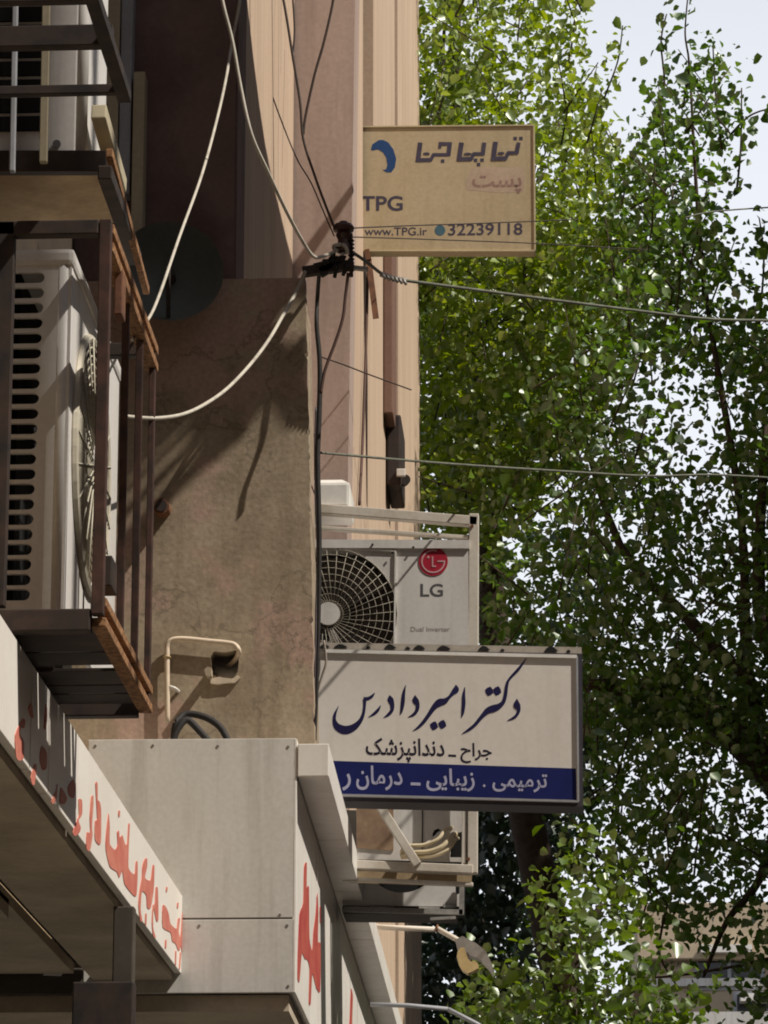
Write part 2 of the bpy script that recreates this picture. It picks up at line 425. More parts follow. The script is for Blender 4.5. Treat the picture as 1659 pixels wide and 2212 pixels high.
# second building: lower block with the camera-facing wall, ledge, upper part
sb = thing('corner_building', 'grey-brown plastered building with pale pilasters projecting at the middle', 'building', (-3, 14, 0))
ztop = zof(655, 600, YA)
hole = [(455, 1418), (462, 1407), (486, 1409), (512, 1404), (516, 1430), (513, 1452), (505, 1465), (474, 1463), (457, 1456)]
hp = [PY(x, y, YA) for x, y in hole]
xr_top, xr_bot = xof(660, 610, YA), xof(680, 1600, YA)
zb = zof(420, 1596, YA - 0.20) + 0.004
rc = random.Random(5); NE = 90; redge = []
for i in range(NE + 1):
    t = i / NE; jit = noise.noise(Vector((t * 22, 3.1, 0))) * 0.003 + noise.noise(Vector((t * 75, 1.7, 0))) * 0.003
    if rc.random() < 0.05: jit -= rc.uniform(0.004, 0.010)
    redge.append((xr_bot + (xr_top - xr_bot) * t + jit, YA, zb + (ztop - zb) * t))
front = [(XN - 0.3, YA, zb)] + redge + [(XN - 0.3, YA, ztop)]
g = G(); g.poly(front, (0, 0.06, 0), holes=[hp]); wl = g.build('wall', plaster_grey, sb)
x0h = min(p.x for p in hp) - 0.02; x1h = max(p.x for p in hp) + 0.02; z0h = min(p.z for p in hp) - 0.02; z1h = max(p.z for p in hp) + 0.02
g = G(); g.poly([(XN - 0.3, YA + 0.062, zb), (xr_bot - 0.016, YA + 0.062, zb), (xr_top - 0.016, YA + 0.062, ztop - 0.003), (XN - 0.3, YA + 0.062, ztop - 0.003)], (0, 0.40, 0),
              holes=[[(x0h, YA + 0.062, z0h), (x1h, YA + 0.062, z0h), (x1h, YA + 0.062, z1h), (x0h, YA + 0.062, z1h)]])
g.build('wall_backing', plaster_grey, sb)
g = G(); g.poly([PY(x, y, YA - 0.012) for x, y in ((454, 1466), (474, 1462), (500, 1467), (514, 1458), (519, 1464), (508, 1474), (488, 1475), (470, 1478), (455, 1476))], (0, 0.025, 0))
g.build('plaster_lip', mat('fresh_plaster', (0.62, 0.52, 0.40), rough=0.95, scale=30), wl)
g = G(); g.poly([PY(x, y, YA - 0.052) for x, y in ((441, 1446), (448, 1440), (456, 1442), (456, 1458), (451, 1462), (444, 1458))], (0, 0.05, 0))
g.build('hole_flange', mat('flange_tin', (0.42, 0.34, 0.25), rough=0.7), wl)
g = G(); g.box(-8, XU, YA + 0.034, 12.93, ztop + 0.002, 14); g.build('upper_wall', paint_beige, sb)
g = G(); g.box(-8, XU - 0.003, YA + 0.02, YA + 0.033, ztop + 0.003, 14); g.build('side_shade_face', mat('shade_brown', (0.20, 0.135, 0.115), (0.14, 0.092, 0.08), rough=0.95, scale=5, bump=0.4), sb)  # wall colour darkened to stand in for the shade on this side
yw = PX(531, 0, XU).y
g = G(); g.box(XU - 0.012, XU + 0.003, YA + 0.0335, yw, ztop + 0.004, 14); g.build('corner_shade_face', MATS['shade_brown'], sb)  # dark colour wrapped round the corner to deepen the shaded part of the strip
# pale facade further on
fb = thing('pilaster_building', 'pale beige street facade with tapered pilasters beyond the grey wall', 'building', (-3, 15.5, 0))
YP = 12.95
ZF = zof(420, 1596, YA - 0.20) + 0.012
g = G(); pl = [PY(640, 1300, YP), PY(746, 1300, YP), PY(776, -60, YP), PY(650, -60, YP)]
g.poly([(XU - 0.2, YP, ZF), (PY(748, 1150, YP).x - 0.012, YP, ZF), (PY(777, -60, YP).x + 0.01, YP, 9.5), (XU - 0.2, YP, 9.5)], (0, 0.27, 0))
g.build('pilaster', mat('dimmed_beige', (0.42, 0.32, 0.275), (0.33, 0.245, 0.21), rough=0.9, scale=5, stretch=6, bump=0.2, detail=9, streak=0.4), fb)  # beige paint made darker here for the face that gets grazing sun
y1 = PX(784, 100, XF).y; y2 = PX(806, 100, XF).y
zr = PX(790, 470, XF).z
g = G(); g.box(-8, XF, YP + 0.272, y1, ZF, 12); g.build('wall', paint_beige, fb)
g = G(); g.box(-8, XF, y1 + 0.001, y2, ZF, zr); g.build('wall', paint_beige, fb)
g = G(); g.box(-8, XF - 0.34, y1 + 0.001, y2, zr + 0.001, 12); g.build('recess', brown_dark, fb)  # deep shade of the recess is put into its colour
yg = PX(853, 100, XF).y; ye = PX(905, 0, XF).y
g = G(); g.box(-8, XF, y2 + 0.001, yg - 0.03, ZF, 12); g.build('wall', paint_beige, fb)
g = G(); g.box(-8, XF - 0.05, yg - 0.029, yg + 0.03, ZF, 12); g.build('joint', brown_dark, fb)
g = G(); g.box(-8, XF + 0.012, yg + 0.031, yg + 0.75, ZF, 12); g.build('wall', paint_beige, fb)
g = G(); g.box(-8, XF, yg + 0.751, ye, ZF, 12); g.build('wall', paint_beige, fb)
g = G(); g.box(-8, -0.9, YP + 0.28, ye - 0.01, 0, 2.898); g.build('shop_front', shop_dark, fb)
# brown downpipe with a dark box at its foot
pa, pb = PX(850, 380, XF + 0.04), PX(852, 925, XF + 0.04)
pipe = thing('downpipe', 'brown flat downpipe on the pale facade below the yellowed sign', 'pipe', (pa.x, pa.y, pb.z))
g = G(); g.box(XF + 0.002, XF + 0.045, pa.y - 0.17, pa.y + 0.17, pb.z, pa.z, 0.006); g.build('pipe', mat('brown_pipe', (0.20, 0.115, 0.085), rough=0.7), pipe)
fit = thing('outdoor_spotlight', 'small black wall fitting at the foot of the brown downpipe', 'spotlight', PX(850, 1000, XF + 0.05))
p = PX(852, 990, XF + 0.03)
g = G(); g.box(XF + 0.004, XF + 0.07, p.y - 0.22, p.y + 0.2, zof(850, 1075, p.y), zof(850, 925, p.y), 0.01); g.build('housing', black_iron, fit)
g = G(); q = PY(872, 1040, p.y - 0.1); g.disc(q, (0.2, -1, -0.1), 0.024, 0.05, 16); g.build('lens_ring', black_iron, fit)
g = G(); q = PY(866, 1020, p.y - 0.24); g.box(q.x - 0.02, q.x + 0.02, q.y, q.y + 0.02, q.z - 0.018, q.z + 0.018, 0.004); g.build('bracket', white_metal, fit)

# ------------------------------------------------------------------ unseen sheet added above the picture, cut to the wall's shadow outline
ZT = 7.6
def up_to_sheet(p):
    t = (ZT - 0.35 * (p.x + 1.0) - p.z) / (1.4 + 0.35)
    return p + Vector((1, -0.4, 1.4)) * t
edge = [PY(60, -330, YA), PY(500, -330, YA)]
edge += [PX(x, y, XU) for x, y in ((529, -40), (536, 30), (547, 130), (561, 240), (573, 320), (589, 400), (604, 460), (618, 520), (630, 565), (640, 602))]
edge += [PY(x, y, YA) for x, y in ((664, 640), (659, 657), (626, 660), (604, 674), (592, 712), (586, 738), (580, 768), (596, 748), (612, 745), (626, 738), (639, 746),
         (654, 736), (668, 706), (672, 760), (678, 854), (690, 900), (676, 897), (664, 914), (660, 900), (640, 919), (634, 938), (630, 919), (616, 925), (596, 914), (576, 894), (563, 890),
         (554, 893), (546, 909), (538, 935), (531, 941), (520, 948), (506, 966), (494, 972), (470, 995), (444, 1016), (404, 1045), (370, 1086), (300, 1170), (240, 1230),
         (230, 1190), (300, 1120), (345, 1072), (410, 1010), (425, 995), (416, 980), (400, 992), (330, 1065), (240, 1155), (230, 1140), (320, 1050), (395, 975), (412, 962),
         (404, 948), (380, 968), (300, 1045), (230, 1115), (226, 1100), (300, 1028), (395, 938), (418, 908), (405, 915), (310, 1005), (222, 1090), (60, 1250))]
aw = thing('shadow_sheet', 'unseen dark sheet added above the grey wall to cast its shadow', 'shadow_sheet', (-1, 11, ZT))
ap = [up_to_sheet(p) for p in edge]
g = G(); g.poly(ap, (0, 0, 0.012)); g.build('caster_sheet', shade_cloth_m, aw)
g = G(); g.tube([(XU + 0.01, 10.7, ZT + 0.02), (XU + 0.01, 12.5, ZT + 0.02)], 0.02); g.build('rail', black_iron, aw)
for yy in (10.75, 11.7):
    g = G(); g.bar((XU, yy, ZT + 0.03), (XU + 0.9, yy, ZT + 0.03 - 0.31), 0.02, 0.02); g.build('arm', black_iron, aw)

# ------------------------------------------------------------------ lower air conditioner (left) and its cage
XC = -0.935
def near(px, py): return PX(px, py, XC)
yn, yf = near(231, 900).y, near(333, 1100).y
zt_n = near(245, 487).z; zb_n = near(230, 1340).z
XAC = -1.08
ya0, ya1 = PX(146, 950, XAC).y, PX(254, 1000, XAC).y
zat, zab = zof(100, 547, ya0), zof(100, 1337, ya0)
xs0 = XAC - 0.33
ac = thing('air_conditioner', 'large white outdoor unit with a column of dark side slots inside the rusty cage', 'air conditioner', (XAC - 0.16, (ya0 + ya1) / 2, zab))
# side with slots
holes = []
x1 = xof(80, 950, ya0); x0 = xof(14, 950, ya0)
for i in range(22):
    yc = 600 + i * 32.6
    zc = zof(50, yc, ya0); hh = 0.0127
    lean = (zc - zof(50, 950, ya0)) * 0.020
    xa, xb = x0 + lean, x1 + lean
    pts = [(xa, ya0, zc - hh), (xb - hh, ya0, zc - hh)]
    pts += [(xb - hh + hh * math.sin(t), ya0, zc - hh * math.cos(t)) for t in (0.5, 1.0, 1.57, 2.1, 2.6)]
    pts += [(xb - hh, ya0, zc + hh), (xa, ya0, zc + hh)]
    holes.append(pts)
g = G(); g.poly([(xs0, ya0, zab), (XAC - 0.02, ya0, zab), (XAC - 0.02, ya0, zat), (xs0, ya0, zat)], (0, 0.012, 0), holes=holes)
g.build('side_panel', ac_white, ac)
g = G(); g.box(xs0 + 0.01, XAC - 0.12, ya0 + 0.05, ya1 - 0.02, zab + 0.02, zat - 0.03); g.build('coil', dark_hole, ac)
fr = (xs0, XAC, ya0 + 0.0125, ya1, zab, zat - 0.02)
# front sheet with a round opening
cy, cz = PX(192, 1006, XAC).y, PX(192, 1006, XAC).z; rf = 0.29
cir = [(XAC - 0.012, cy + rf * math.cos(2 * math.pi * i / 40), cz + rf * math.sin(2 * math.pi * i / 40)) for i in range(40)]
g = G(); g.poly([(XAC - 0.012, ya0 + 0.001, zab), (XAC - 0.012, ya1, zab), (XAC - 0.012, ya1, zat - 0.02), (XAC - 0.012, ya0 + 0.001, zat - 0.02)], (0.012, 0, 0), holes=[cir])
fp = g.build('front_panel', ac_white, ac)
g = G(); g.tube([(XAC - 0.018, ya0 + 0.016, zab), (XAC - 0.018, ya0 + 0.016, zat - 0.02)], 0.019, 12); g.build('rounded_edge', ac_white, ac)
g = G(); g.box(xs0 - 0.005, XAC + 0.006, ya0 - 0.006, ya1 + 0.01, zat - 0.03, zat + 0.01, 0.012); g.build('top_cover', ac_white, ac)
g = G(); g.box(xs0, XAC - 0.1, ya1 - 0.015, ya1, zab, zat - 0.031); g.build('back_panel', ac_white, ac)
g = G(); g.box(XAC - 0.001, XAC + 0.003, ya0 + 0.30, ya0 + 0.306, zab, cz - rf - 0.01); g.build('panel_seam', dark_hole, fp)
g = G()
for k in range(13): g.ring((XAC + 0.012, cy, cz), (1, 0, 0), 0.055 + k * 0.0195, 0.0022, 40, 5)
for k in range(24):
    a = 2 * math.pi * k / 24
    g.tube([(XAC + 0.016, cy + 0.05 * math.cos(a), cz + 0.05 * math.sin(a)), (XAC + 0.014, cy + rf * math.cos(a), cz + rf * math.sin(a))], 0.0022, 5, 0)
g.ring((XAC + 0.004, cy, cz), (1, 0, 0), rf, 0.011, 48, 8)
gr = g.build('fan_grille', mat('grille_wire', (0.50, 0.46, 0.37), rough=0.5), ac)
g = G(); g.disc((XAC + 0.012, cy, cz), (1, 0, 0), 0.052, 0.008, 24); g.build('grille_badge', ac_white, gr)
fan = G()
for k in range(3):
    a0 = 2 * math.pi * k / 3
    pts = []
    for j in range(7):
        a = a0 + j * 0.17; pts.append((j, a))
    for (j, a), (j2, b) in zip(pts, pts[1:]):
        r_ = 0.27
        fan.hexa([(XAC - 0.09 + j * 0.009, cy + 0.05 * math.cos(a), cz + 0.05 * math.sin(a)), (XAC - 0.09 + j * 0.009, cy + r_ * math.cos(a), cz + r_ * math.sin(a)),
                  (XAC - 0.09 + j2 * 0.009, cy + r_ * math.cos(b), cz + r_ * math.sin(b)), (XAC - 0.09 + j2 * 0.009, cy + 0.05 * math.cos(b), cz + 0.05 * math.sin(b)),
                  (XAC - 0.086 + j * 0.009, cy + 0.05 * math.cos(a), cz + 0.05 * math.sin(a)), (XAC - 0.086 + j * 0.009, cy + r_ * math.cos(a), cz + r_ * math.sin(a)),
                  (XAC - 0.086 + j2 * 0.009, cy + r_ * math.cos(b), cz + r_ * math.sin(b)), (XAC - 0.086 + j2 * 0.009, cy + 0.05 * math.cos(b), cz + 0.05 * math.sin(b))])
fan.disc((XAC - 0.09, cy, cz), (1, 0, 0), 0.055, 0.05, 20)
fan.build('fan', mat('fan_plastic', (0.30, 0.28, 0.24), rough=0.5), ac)

cage = thing('steel_cage', 'rusty welded steel cage around the large unit on the left wall', 'cage', (XC - 0.3, (yn + yf) / 2, zb_n))
T = 0.022
zfb = near(318, 1512).z
# corner posts and front bars
def post(x, y, z0, z1, wx, wy, m): 
    gg = G(); gg.box(x - wx, x, y, y + wy, z0, z1, 0.002); return gg.build('post', m, cage)
post(XC, yn, zb_n, zt_n, 0.024, 0.03, rust_dark)
post(XC, yf - 0.03, zb_n, zt_n, 0.014, 0.024, rust_dark)
for px in (277, 308):
    yy = near(px, 1000).y
    gg = G(); gg.box(XC - 0.02, XC - 0.004, yy, yy + 0.014, zb_n + 0.03, zt_n - 0.045, 0.002); gg.build('bar', rust_dark, cage)
post(xof(20, 900, yn), yn, zb_n + 0.02, zt_n, 0.05, 0.03, black_iron)
for dz, nm in ((0, 'top_rail'), (-0.04, 'top_rail')):
    gg = G(); gg.box(XC - 0.028, XC + 0.003, yn + 0.0 + 0.031, yf + 0.01, zt_n + dz - 0.022, zt_n + dz, 0.003); gg.build(nm, rust_light, cage)
for dz in (0.0, 0.042):
    gg = G(); gg.box(XC - 0.028, XC + 0.003, yn - 0.0 + 0.031, yf + 0.01, zb_n + dz - 0.02, zb_n + dz, 0.003); gg.build('bottom_rail', rust_light, cage)
gg = G(); gg.box(XN, XC - 0.026, yn, yn + 0.03, zt_n - 0.032, zt_n, 0.003); gg.build('cross_bar', black_iron, cage)
gg = G(); gg.box(XN, XC - 0.026, yf - 0.03, yf, zt_n - 0.032, zt_n, 0.003); gg.build('cross_bar', black_iron, cage)
gg = G(); gg.box(XN, XC - 0.026, yn + 0.002, yn + 0.04, zb_n - 0.034, zb_n + 0.012, 0.003); gg.build('cross_bar', black_iron, cage)
gg = G(); gg.box(XN, XC - 0.026, yf - 0.035, yf, zb_n - 0.034, zb_n, 0.003); gg.build('cross_bar', black_iron, cage)
for k, (fa, fb_) in enumerate(((0.06, 0.33), (0.345, 0.48), (0.55, 0.70), (0.715, 0.80), (0.815, 0.93))):
    L_ = yf - yn
    gg = G(); gg.box(XN + 0.02, XC - 0.03, yn + fa * L_, yn + fb_ * L_, zb_n - 0.012, zb_n - 0.004, 0.001); gg.build('floor_plate', black_iron, cage)
gg = G(); gg.box(XN + 0.02, XAC - 0.02, yn + 0.06, yf - 0.05, zb_n - 0.0035, zb_n - 0.0005, 0.0005); gg.build('floor_sheet', black_iron, cage)
# latch and tags on the cage
gg = G(); q = near(262, 640); gg.box(XC - 0.012, XC + 0.006, q.y - 0.03, q.y + 0.03, q.z - 0.05, q.z + 0.05, 0.003); gg.build('latch', rust, cage)
gg = G(); q = near(238, 1235); gg.box(XC - 0.03, XC + 0.006, q.y - 0.02, q.y + 0.07, q.z - 0.035, q.z + 0.03, 0.003); gg.build('latch', black_iron, cage)

# upper unit on its rack
XA2 = -1.06
yb0, yb1 = PX(184, 200, XA2).y, PX(230, 200, XA2).y
zbt = zof(150, 328, yb0)
ua = thing('air_conditioner', 'white outdoor unit at the upper left corner on a black rack', 'air conditioner', (XA2 - 0.16, yb0, zbt))
g = G(); g.box(XA2 - 0.31, XA2 - 0.019, yb0, yb1, zbt, zbt + 0.75, 0.004); g.build('body', ac_white, ua)
g = G(); g.tube([(XA2 - 0.014, yb0 + 0.018, zbt), (XA2 - 0.014, yb0 + 0.018, zbt + 0.75)], 0.018, 12); g.build('rounded_edge', ac_white, ua)
g = G(); g.box(XA2 - 0.018, XA2 + 0.0, yb0 + 0.02, yb1, zbt, zbt + 0.75, 0.003); g.build('front_panel', ac_white, ua)
xl = xof(104, 200, yb0); xk = xof(-60, 200, yb0)
g = G()
for k in range(16):
    z = zbt + 0.05 + k * 0.044
    g.box(xk, xl, yb0 - 0.006, yb0 + 0.001, z, z + 0.036, 0.002)
g.build('side_slots', dark_hole, ua)
g = G(); q = PY(123, 312, yb0 - 0.002); g.disc(q, (0, -1, 0), 0.009, 0.006, 14); g.build('screw', mat('screw', (0.15, 0.14, 0.14), rough=0.4), ua)
rk = thing('ac_rack', 'black steel rack carrying the white unit at the upper left', 'rack', (XN, yb0, zbt))
for (a, b, c, d) in (((-20, 352), (232, 352), 0.05, 0.03),):
    q0, q1 = PY(*a, yb0 - 0.03), PY(*b, yb0 - 0.03)
    g = G(); g.bar(q0, q1, d, c, bev=0.003); g.build('cross_bar', black_iron, rk)
g = G(); g.box(XN, XA2 + 0.03, yb0 + 0.02, yb1, zbt - 0.04, zbt - 0.004, 0.003); g.build('tray', mat('dusty_board', (0.50, 0.37, 0.22), (0.30, 0.21, 0.12), rough=0.9, scale=6), rk)
for px, pw, y0, y1_ in ((31, 11, -60, 372), (98, 17, -60, 352)):
    q0, q1 = PY(px - 4, y1_, yb0 - 0.06), PY(px + 4, y0, yb0 - 0.06)
    g = G(); g.bar(q0, q1, pw / 1000, 0.018, up=(0, 1, 0), bev=0.002); g.build('upright', grey_duct if px < 50 else cream_duct, rk)
q0, q1 = PY(213, 240, yb0 + 0.0), PY(258, 402, yf - 0.1)
g = G(); g.bar(q0, q1, 0.034, 0.036, bev=0.003); g.build('brace', cream_duct, rk)
q0, q1 = PY(236, 330, yn + 0.06), PY(316, 628, yf + 0.12)
g = G(); g.bar(q0, q1, 0.015, 0.02, bev=0.002); g.build('brace', rust_light, rk)
q0, q1 = PY(226, 372, yn), PY(292, 560, yf)
g = G(); g.bar(q0, q1, 0.03, 0.03, bev=0.003); g.build('brace', black_iron, rk)

# nearer black rack frame seen from below
XR = -0.90
zc = PX(277, 206, XR).z
nr = thing('ac_rack', 'black angle-iron rack frame seen from below in the top left corner', 'rack', (XR, PX(277, 206, XR).y, zc))
for py, pw in ((202, 0.02), (98, 0.045), (2, 0.03)):
    yy = PZ(120, py, zc).y
    g = G(); g.box(XN, XR, yy, yy + pw * 0.4 + 0.012, zc, zc + pw, 0.002); g.build('cross_bar', black_iron, nr)
yy0, yy1 = PZ(215, -40, zc).y, PZ(277, 212, zc).y + 0.022
g = G(); g.box(XR - 0.026, XR + 0.002, yy0, yy1, zc - 0.002, zc + 0.024, 0.002); g.build('side_rail', black_iron, nr)

# ducts on the shaded wall
d1 = thing('cable_duct', 'grey vertical duct reaching down behind the upper left unit', 'duct', PY(274, 420, YA - 0.03))
g = G(); g.box(xof(263, 200, YA), xof(288, 200, YA), YA - 0.05, YA + 0.019, zof(274, 430, YA), 7.5, 0.004); g.build('duct', grey_duct, d1)
d2 = thing('cable_duct', 'short cream vertical duct ending beside the rusty cage top', 'duct', PY(303, 525, YA - 0.04))
g = G(); g.box(xof(290, 350, YA), xof(315, 350, YA), YA - 0.06, YA + 0.019, zof(303, 530, YA), zof(303, 170, YA), 0.004); g.build('duct', cream_duct, d2)
d3 = thing('cable_duct', 'cream vertical duct left of the grey one', 'duct', PY(248, 350, YA - 0.03))
g = G(); g.box(xof(233, 200, YA), xof(261, 200, YA), YA - 0.06, YA + 0.019, zof(248, 420, YA), 7.5, 0.004); g.build('duct', cream_duct, d3)

# dark round dish in the shade
c = PY(366, 585, YA - 0.10)
di = thing('satellite_dish', 'dark round metal dish in shade on the wall behind the cage', 'dish', c)
bm_ = G()
nrm = Vector((0.15, -1, 0.1)).normalized(); ax = nrm.orthogonal().normalized(); ay = nrm.cross(ax)
prev = None
for k in range(8):
    r_ = 0.165 * k / 7; dep = 0.06 * (r_ / 0.165) ** 2
    cur = [bm_.bm.verts.new(c - nrm * (0.06 - dep) + (ax * math.cos(2 * math.pi * j / 36) + ay * math.sin(2 * math.pi * j / 36)) * max(r_, 0.001)) for j in range(36)]
    if prev:
        for j in range(36): bm_.bm.faces.new((prev[j], prev[(j + 1) % 36], cur[(j + 1) % 36], cur[j]))
    prev = cur
bm_.build('reflector', mat('dish_grey', (0.09, 0.10, 0.09), rough=0.5), di, smooth=True)
g = G(); g.tube([c + Vector((0, 0.02, 0)), c + Vector((0, 0.115, -0.02))], 0.015); g.build('mount', black_iron, di)
g = G(); g.tube([c + Vector((0, -0.01, -0.15)), c + Vector((0.01, -0.12, -0.03))], 0.007); g.build('feed_arm', black_iron, di)

# rusty stub in the wall
q = PY(352, 1102, YA)
st = thing('pipe_stub', 'rusty round pipe end sticking out of the wall beside the cage', 'pipe', q)
g = G(); g.disc(q, (0, -1, 0), 0.026, 0.05, 20, 0.024); g.build('pipe', rust, st)
g = G(); g.disc(q + Vector((0, -0.05, 0)), (0, -1, 0), 0.018, 0.004, 16); g.build('cap', black_iron, st)

# pale bent pipe and black hose on the grey wall
yp = YA - 0.02
pp = thing('conduit_pipe', 'pale bent conduit running into the hole in the grey wall', 'pipe', PY(362, 1565, yp))
g = G(); g.tube([PY(x, y, yp) for x, y in ((362, 1562), (361, 1480), (361, 1412), (362, 1394), (372, 1382), (400, 1380), (450, 1385), (492, 1389), (508, 1394), (516, 1408))] +
                [PY(506, 1428, YA + 0.04), PY(490, 1440, YA + 0.1)], 0.0078, 10); g.build('pipe', mat('cream_pvc', (0.68, 0.56, 0.43), rough=0.5), pp)
g = G(); g.tube([PY(366, 1483, yp), PY(378, 1487, yp), PY(386, 1494, YA)], 0.005); g.build('clip', white_metal, pp)
g = G(); g.ring(PY(361, 1420, yp), (0, 0.05, 1), 0.0095, 0.003); g.build('clip', mat('brass', (0.4, 0.3, 0.15), rough=0.5), pp)
zpt = zof(400, 1596, YA - 0.1)
hs = thing('hose', 'coiled black hose lying on top of the white sign box', 'hose', PY(420, 1592, YA - 0.06))
g = G(); g.tube([PY(375, 1600, YA - 0.07), PY(380, 1565, YA - 0.07), PY(400, 1543, YA - 0.05), PY(440, 1548, YA - 0.05), PY(475, 1570, YA - 0.06), PY(495, 1605, YA - 0.07)], 0.0105, 10)
g.build('loop', black_rubber, hs)
g = G(); g.tube([PY(372, 1606, YA - 0.1), PY(384, 1575, YA - 0.1), PY(404, 1555, YA - 0.09), PY(430, 1578, YA - 0.09), PY(455, 1606, YA - 0.1)], 0.0105, 10)
g.build('loop', black_rubber, hs)

# ------------------------------------------------------------------ first shop sign (white with faded red letters)
XS = -1.11
ysf = PX(412, 2050, XS).y
zs1 = PX(415, 1968, XS).z; zs0 = Z1
s1 = thing('shop_sign', 'long white shop sign with faded red lettering at lower left', 'sign', (XS, ysf, zs0))
ybreak = [2.0] + [PX(px, 1700, XS).y for px in (63, 104, 168)] + [ysf]
for a, b in zip(ybreak, ybreak[1:]):
    g = G(); g.box(XS - 0.02, XS, a + 0.006, b - 0.006 if b != ysf else b, zs0, zs1, 0.002); g.build('face_panel', mat('sign_white_gloss', (0.80, 0.76, 0.71), (0.74, 0.69, 0.63), rough=0.4, scale=3), s1)
g = G(); g.box(XS - 0.10, XS - 0.021, 2.0, ysf - 0.004, zs0 + 0.018, zs1 - 0.004); g.build('box', panel_white, s1)
f6 = lambda x, y: PX(155.5 + 0.18755 * x, 1693.4 + 0.18755 * y, XS)
f5 = lambda x, y: PX(25.9 + 0.13675 * x, 1434 + 0.13675 * y, XS)
LET = [
 [(415, 340), (430, 500), (430, 690), (490, 760), (520, 700), (515, 560), (535, 540), (545, 620), (575, 590), (605, 690), (630, 690), (645, 470), (660, 470), (650, 700), (645, 960), (690, 1030), (720, 1030), (730, 900), (750, 900), (750, 1100), (735, 1290), (690, 1270), (600, 1150), (575, 1000), (540, 1080), (510, 1010), (430, 950), (385, 760), (385, 620)],
 [(215, 150), (240, 140), (240, 250), (225, 480), (230, 600), (200, 770), (160, 740), (165, 560), (205, 560), (200, 380)],
 [(265, 0), (290, 0), (290, 180), (310, 200), (330, 300), (325, 690), (260, 640), (260, 430), (285, 400)],
 [(70, 180), (110, 190), (110, 350), (70, 420), (95, 500), (80, 560), (30, 600), (5, 560), (50, 430), (75, 360)],
 [(805, 960), (830, 870), (860, 860), (860, 960), (835, 1080), (900, 1110), (925, 940), (945, 960), (935, 1230), (900, 1430), (860, 1420), (850, 1280), (800, 1240), (785, 1450), (805, 1580), (780, 1570), (760, 1400), (770, 1250), (800, 1080)],
 [(960, 1200), (985, 1210), (990, 1560), (965, 1570), (935, 1430), (930, 1650), (960, 1770), (930, 1750), (915, 1600), (925, 1400), (950, 1380)],
 [(1040, 1400), (1080, 1420), (1110, 1500), (1130, 1610), (1200, 1670), (1215, 1560), (1240, 1550), (1225, 1700), (1245, 1760), (1270, 1430), (1285, 1440), (1270, 1750), (1300, 1700), (1290, 1960), (1265, 1970), (1250, 1860), (1235, 1920), (1215, 1910), (1190, 1840), (1150, 1810), (1130, 1710), (1040, 1650)],
 [(840, 1500), (855, 1500), (852, 1620), (838, 1620)], [(530, 310), (548, 310), (545, 375), (530, 375)], [(1080, 1190), (1095, 1190), (1092, 1240), (1078, 1240)], [(1208, 1370), (1222, 1370), (1219, 1430), (1206, 1430)],
 [(1186, 1930), (1198, 1930), (1194, 2085), (1184, 2085)], [(1240, 1950), (1252, 1950), (1240, 2125), (1228, 2125)],
 [(1070, 1800), (1084, 1800), (1080, 1890), (1066, 1890)]]
def soft(L):
    P = [Vector((x, y, 0)) for x, y in L]; out = []; n_ = len(P)
    for i in range(n_):
        p0, p1, p2, p3 = P[i - 1], P[i], P[(i + 1) % n_], P[(i + 2) % n_]
        for t in (0.0, 0.33, 0.66):
            q = 0.5 * (2 * p1 + (p2 - p0) * t * 0.7 + (3 * (p2 - p1) * 2 - (p2 - p0) * 1.4 - (p3 - p1) * 0.7) * t * t + (-2 * (p2 - p1) * 2 + (p2 - p0) * 0.7 + (p3 - p1) * 0.7) * t ** 3)
            out.append((q.x, q.y))
    return out
g = G()
for L in LET: g.poly([f6(x, y) for x, y in soft(L)], (0.0015, 0, 0))
LET5 = [[(40, 1130), (160, 870), (200, 900), (185, 1010), (130, 1010), (120, 1120), (180, 1230), (175, 1480), (120, 1530), (60, 1480)],
        [(440, 1420), (470, 1300), (540, 1400), (540, 1640), (480, 1680), (440, 1560)], [(345, 1600), (380, 1600), (350, 1900), (310, 1900), (290, 1800)],
        [(255, 690), (300, 620), (320, 760), (330, 860), (270, 800)], [(880, 1950), (960, 1830), (1000, 1960), (970, 2120), (900, 2080)],
        [(690, 2000), (710, 1900), (690, 2150), (640, 2212), (610, 2180)], [(760, 1980), (780, 1960), (860, 2120), (820, 2212), (750, 2190)],
        [(530, 640), (545, 700), (545, 900), (520, 1040), (500, 980)]]
for L in LET5: g.poly([f5(x, y) for x, y in soft(L)], (0.0015, 0, 0))
g.build('lettering', red_letter, s1, kind='stuff')

# ------------------------------------------------------------------ second shop sign box
YB = YA - 0.20
XB = xof(640, 1850, YB)
zt2 = zof(420, 1596, YB); zb2 = zof(640, 2144, YB); zse = zof(420, 1985, YB)
s2 = thing('shop_sign', 'white sheet-metal sign box with dark red letters under the grey wall', 'sign', (XB - 0.3, YB, zb2))
YE = 17.0
xl2 = xof(187, 1800, YB)
g = G(); g.box(xl2, XB - 0.004, YB, YB + 0.018, zse + 0.002, zt2, 0.002); g.build('end_panel', panel_white, s2)
g = G(); g.box(xl2, XB - 0.004, YB, YB + 0.018, zb2, zse - 0.002, 0.002); g.build('end_panel', panel_white, s2)
g = G(); g.box(-2.44, xl2 - 0.003, YB, YB + 0.018, zb2, Z1 + 0.017, 0.002); g.build('end_panel', shop_dark, s2)
g = G(); g.box(xl2, XB - 0.012, YB + 0.02, YE, zb2 + 0.012, zt2 - 0.01); g.build('box', panel_white, s2)
j = [YB] + [PX(px, 2000, XB).y for px in (692, 739, 774, 800)] + [YE]
gloss2 = mat('sign2_white', (0.78, 0.75, 0.71), (0.70, 0.66, 0.61), rough=0.4, scale=3, streak=0.25)
for a, b in zip(j, j[1:]):
    g = G(); g.box(XB - 0.011, XB, a + (0.012 if a != YB else 0), b - 0.012, zb2, zt2 - 0.002, 0.002); g.build('face_panel', gloss2, s2)
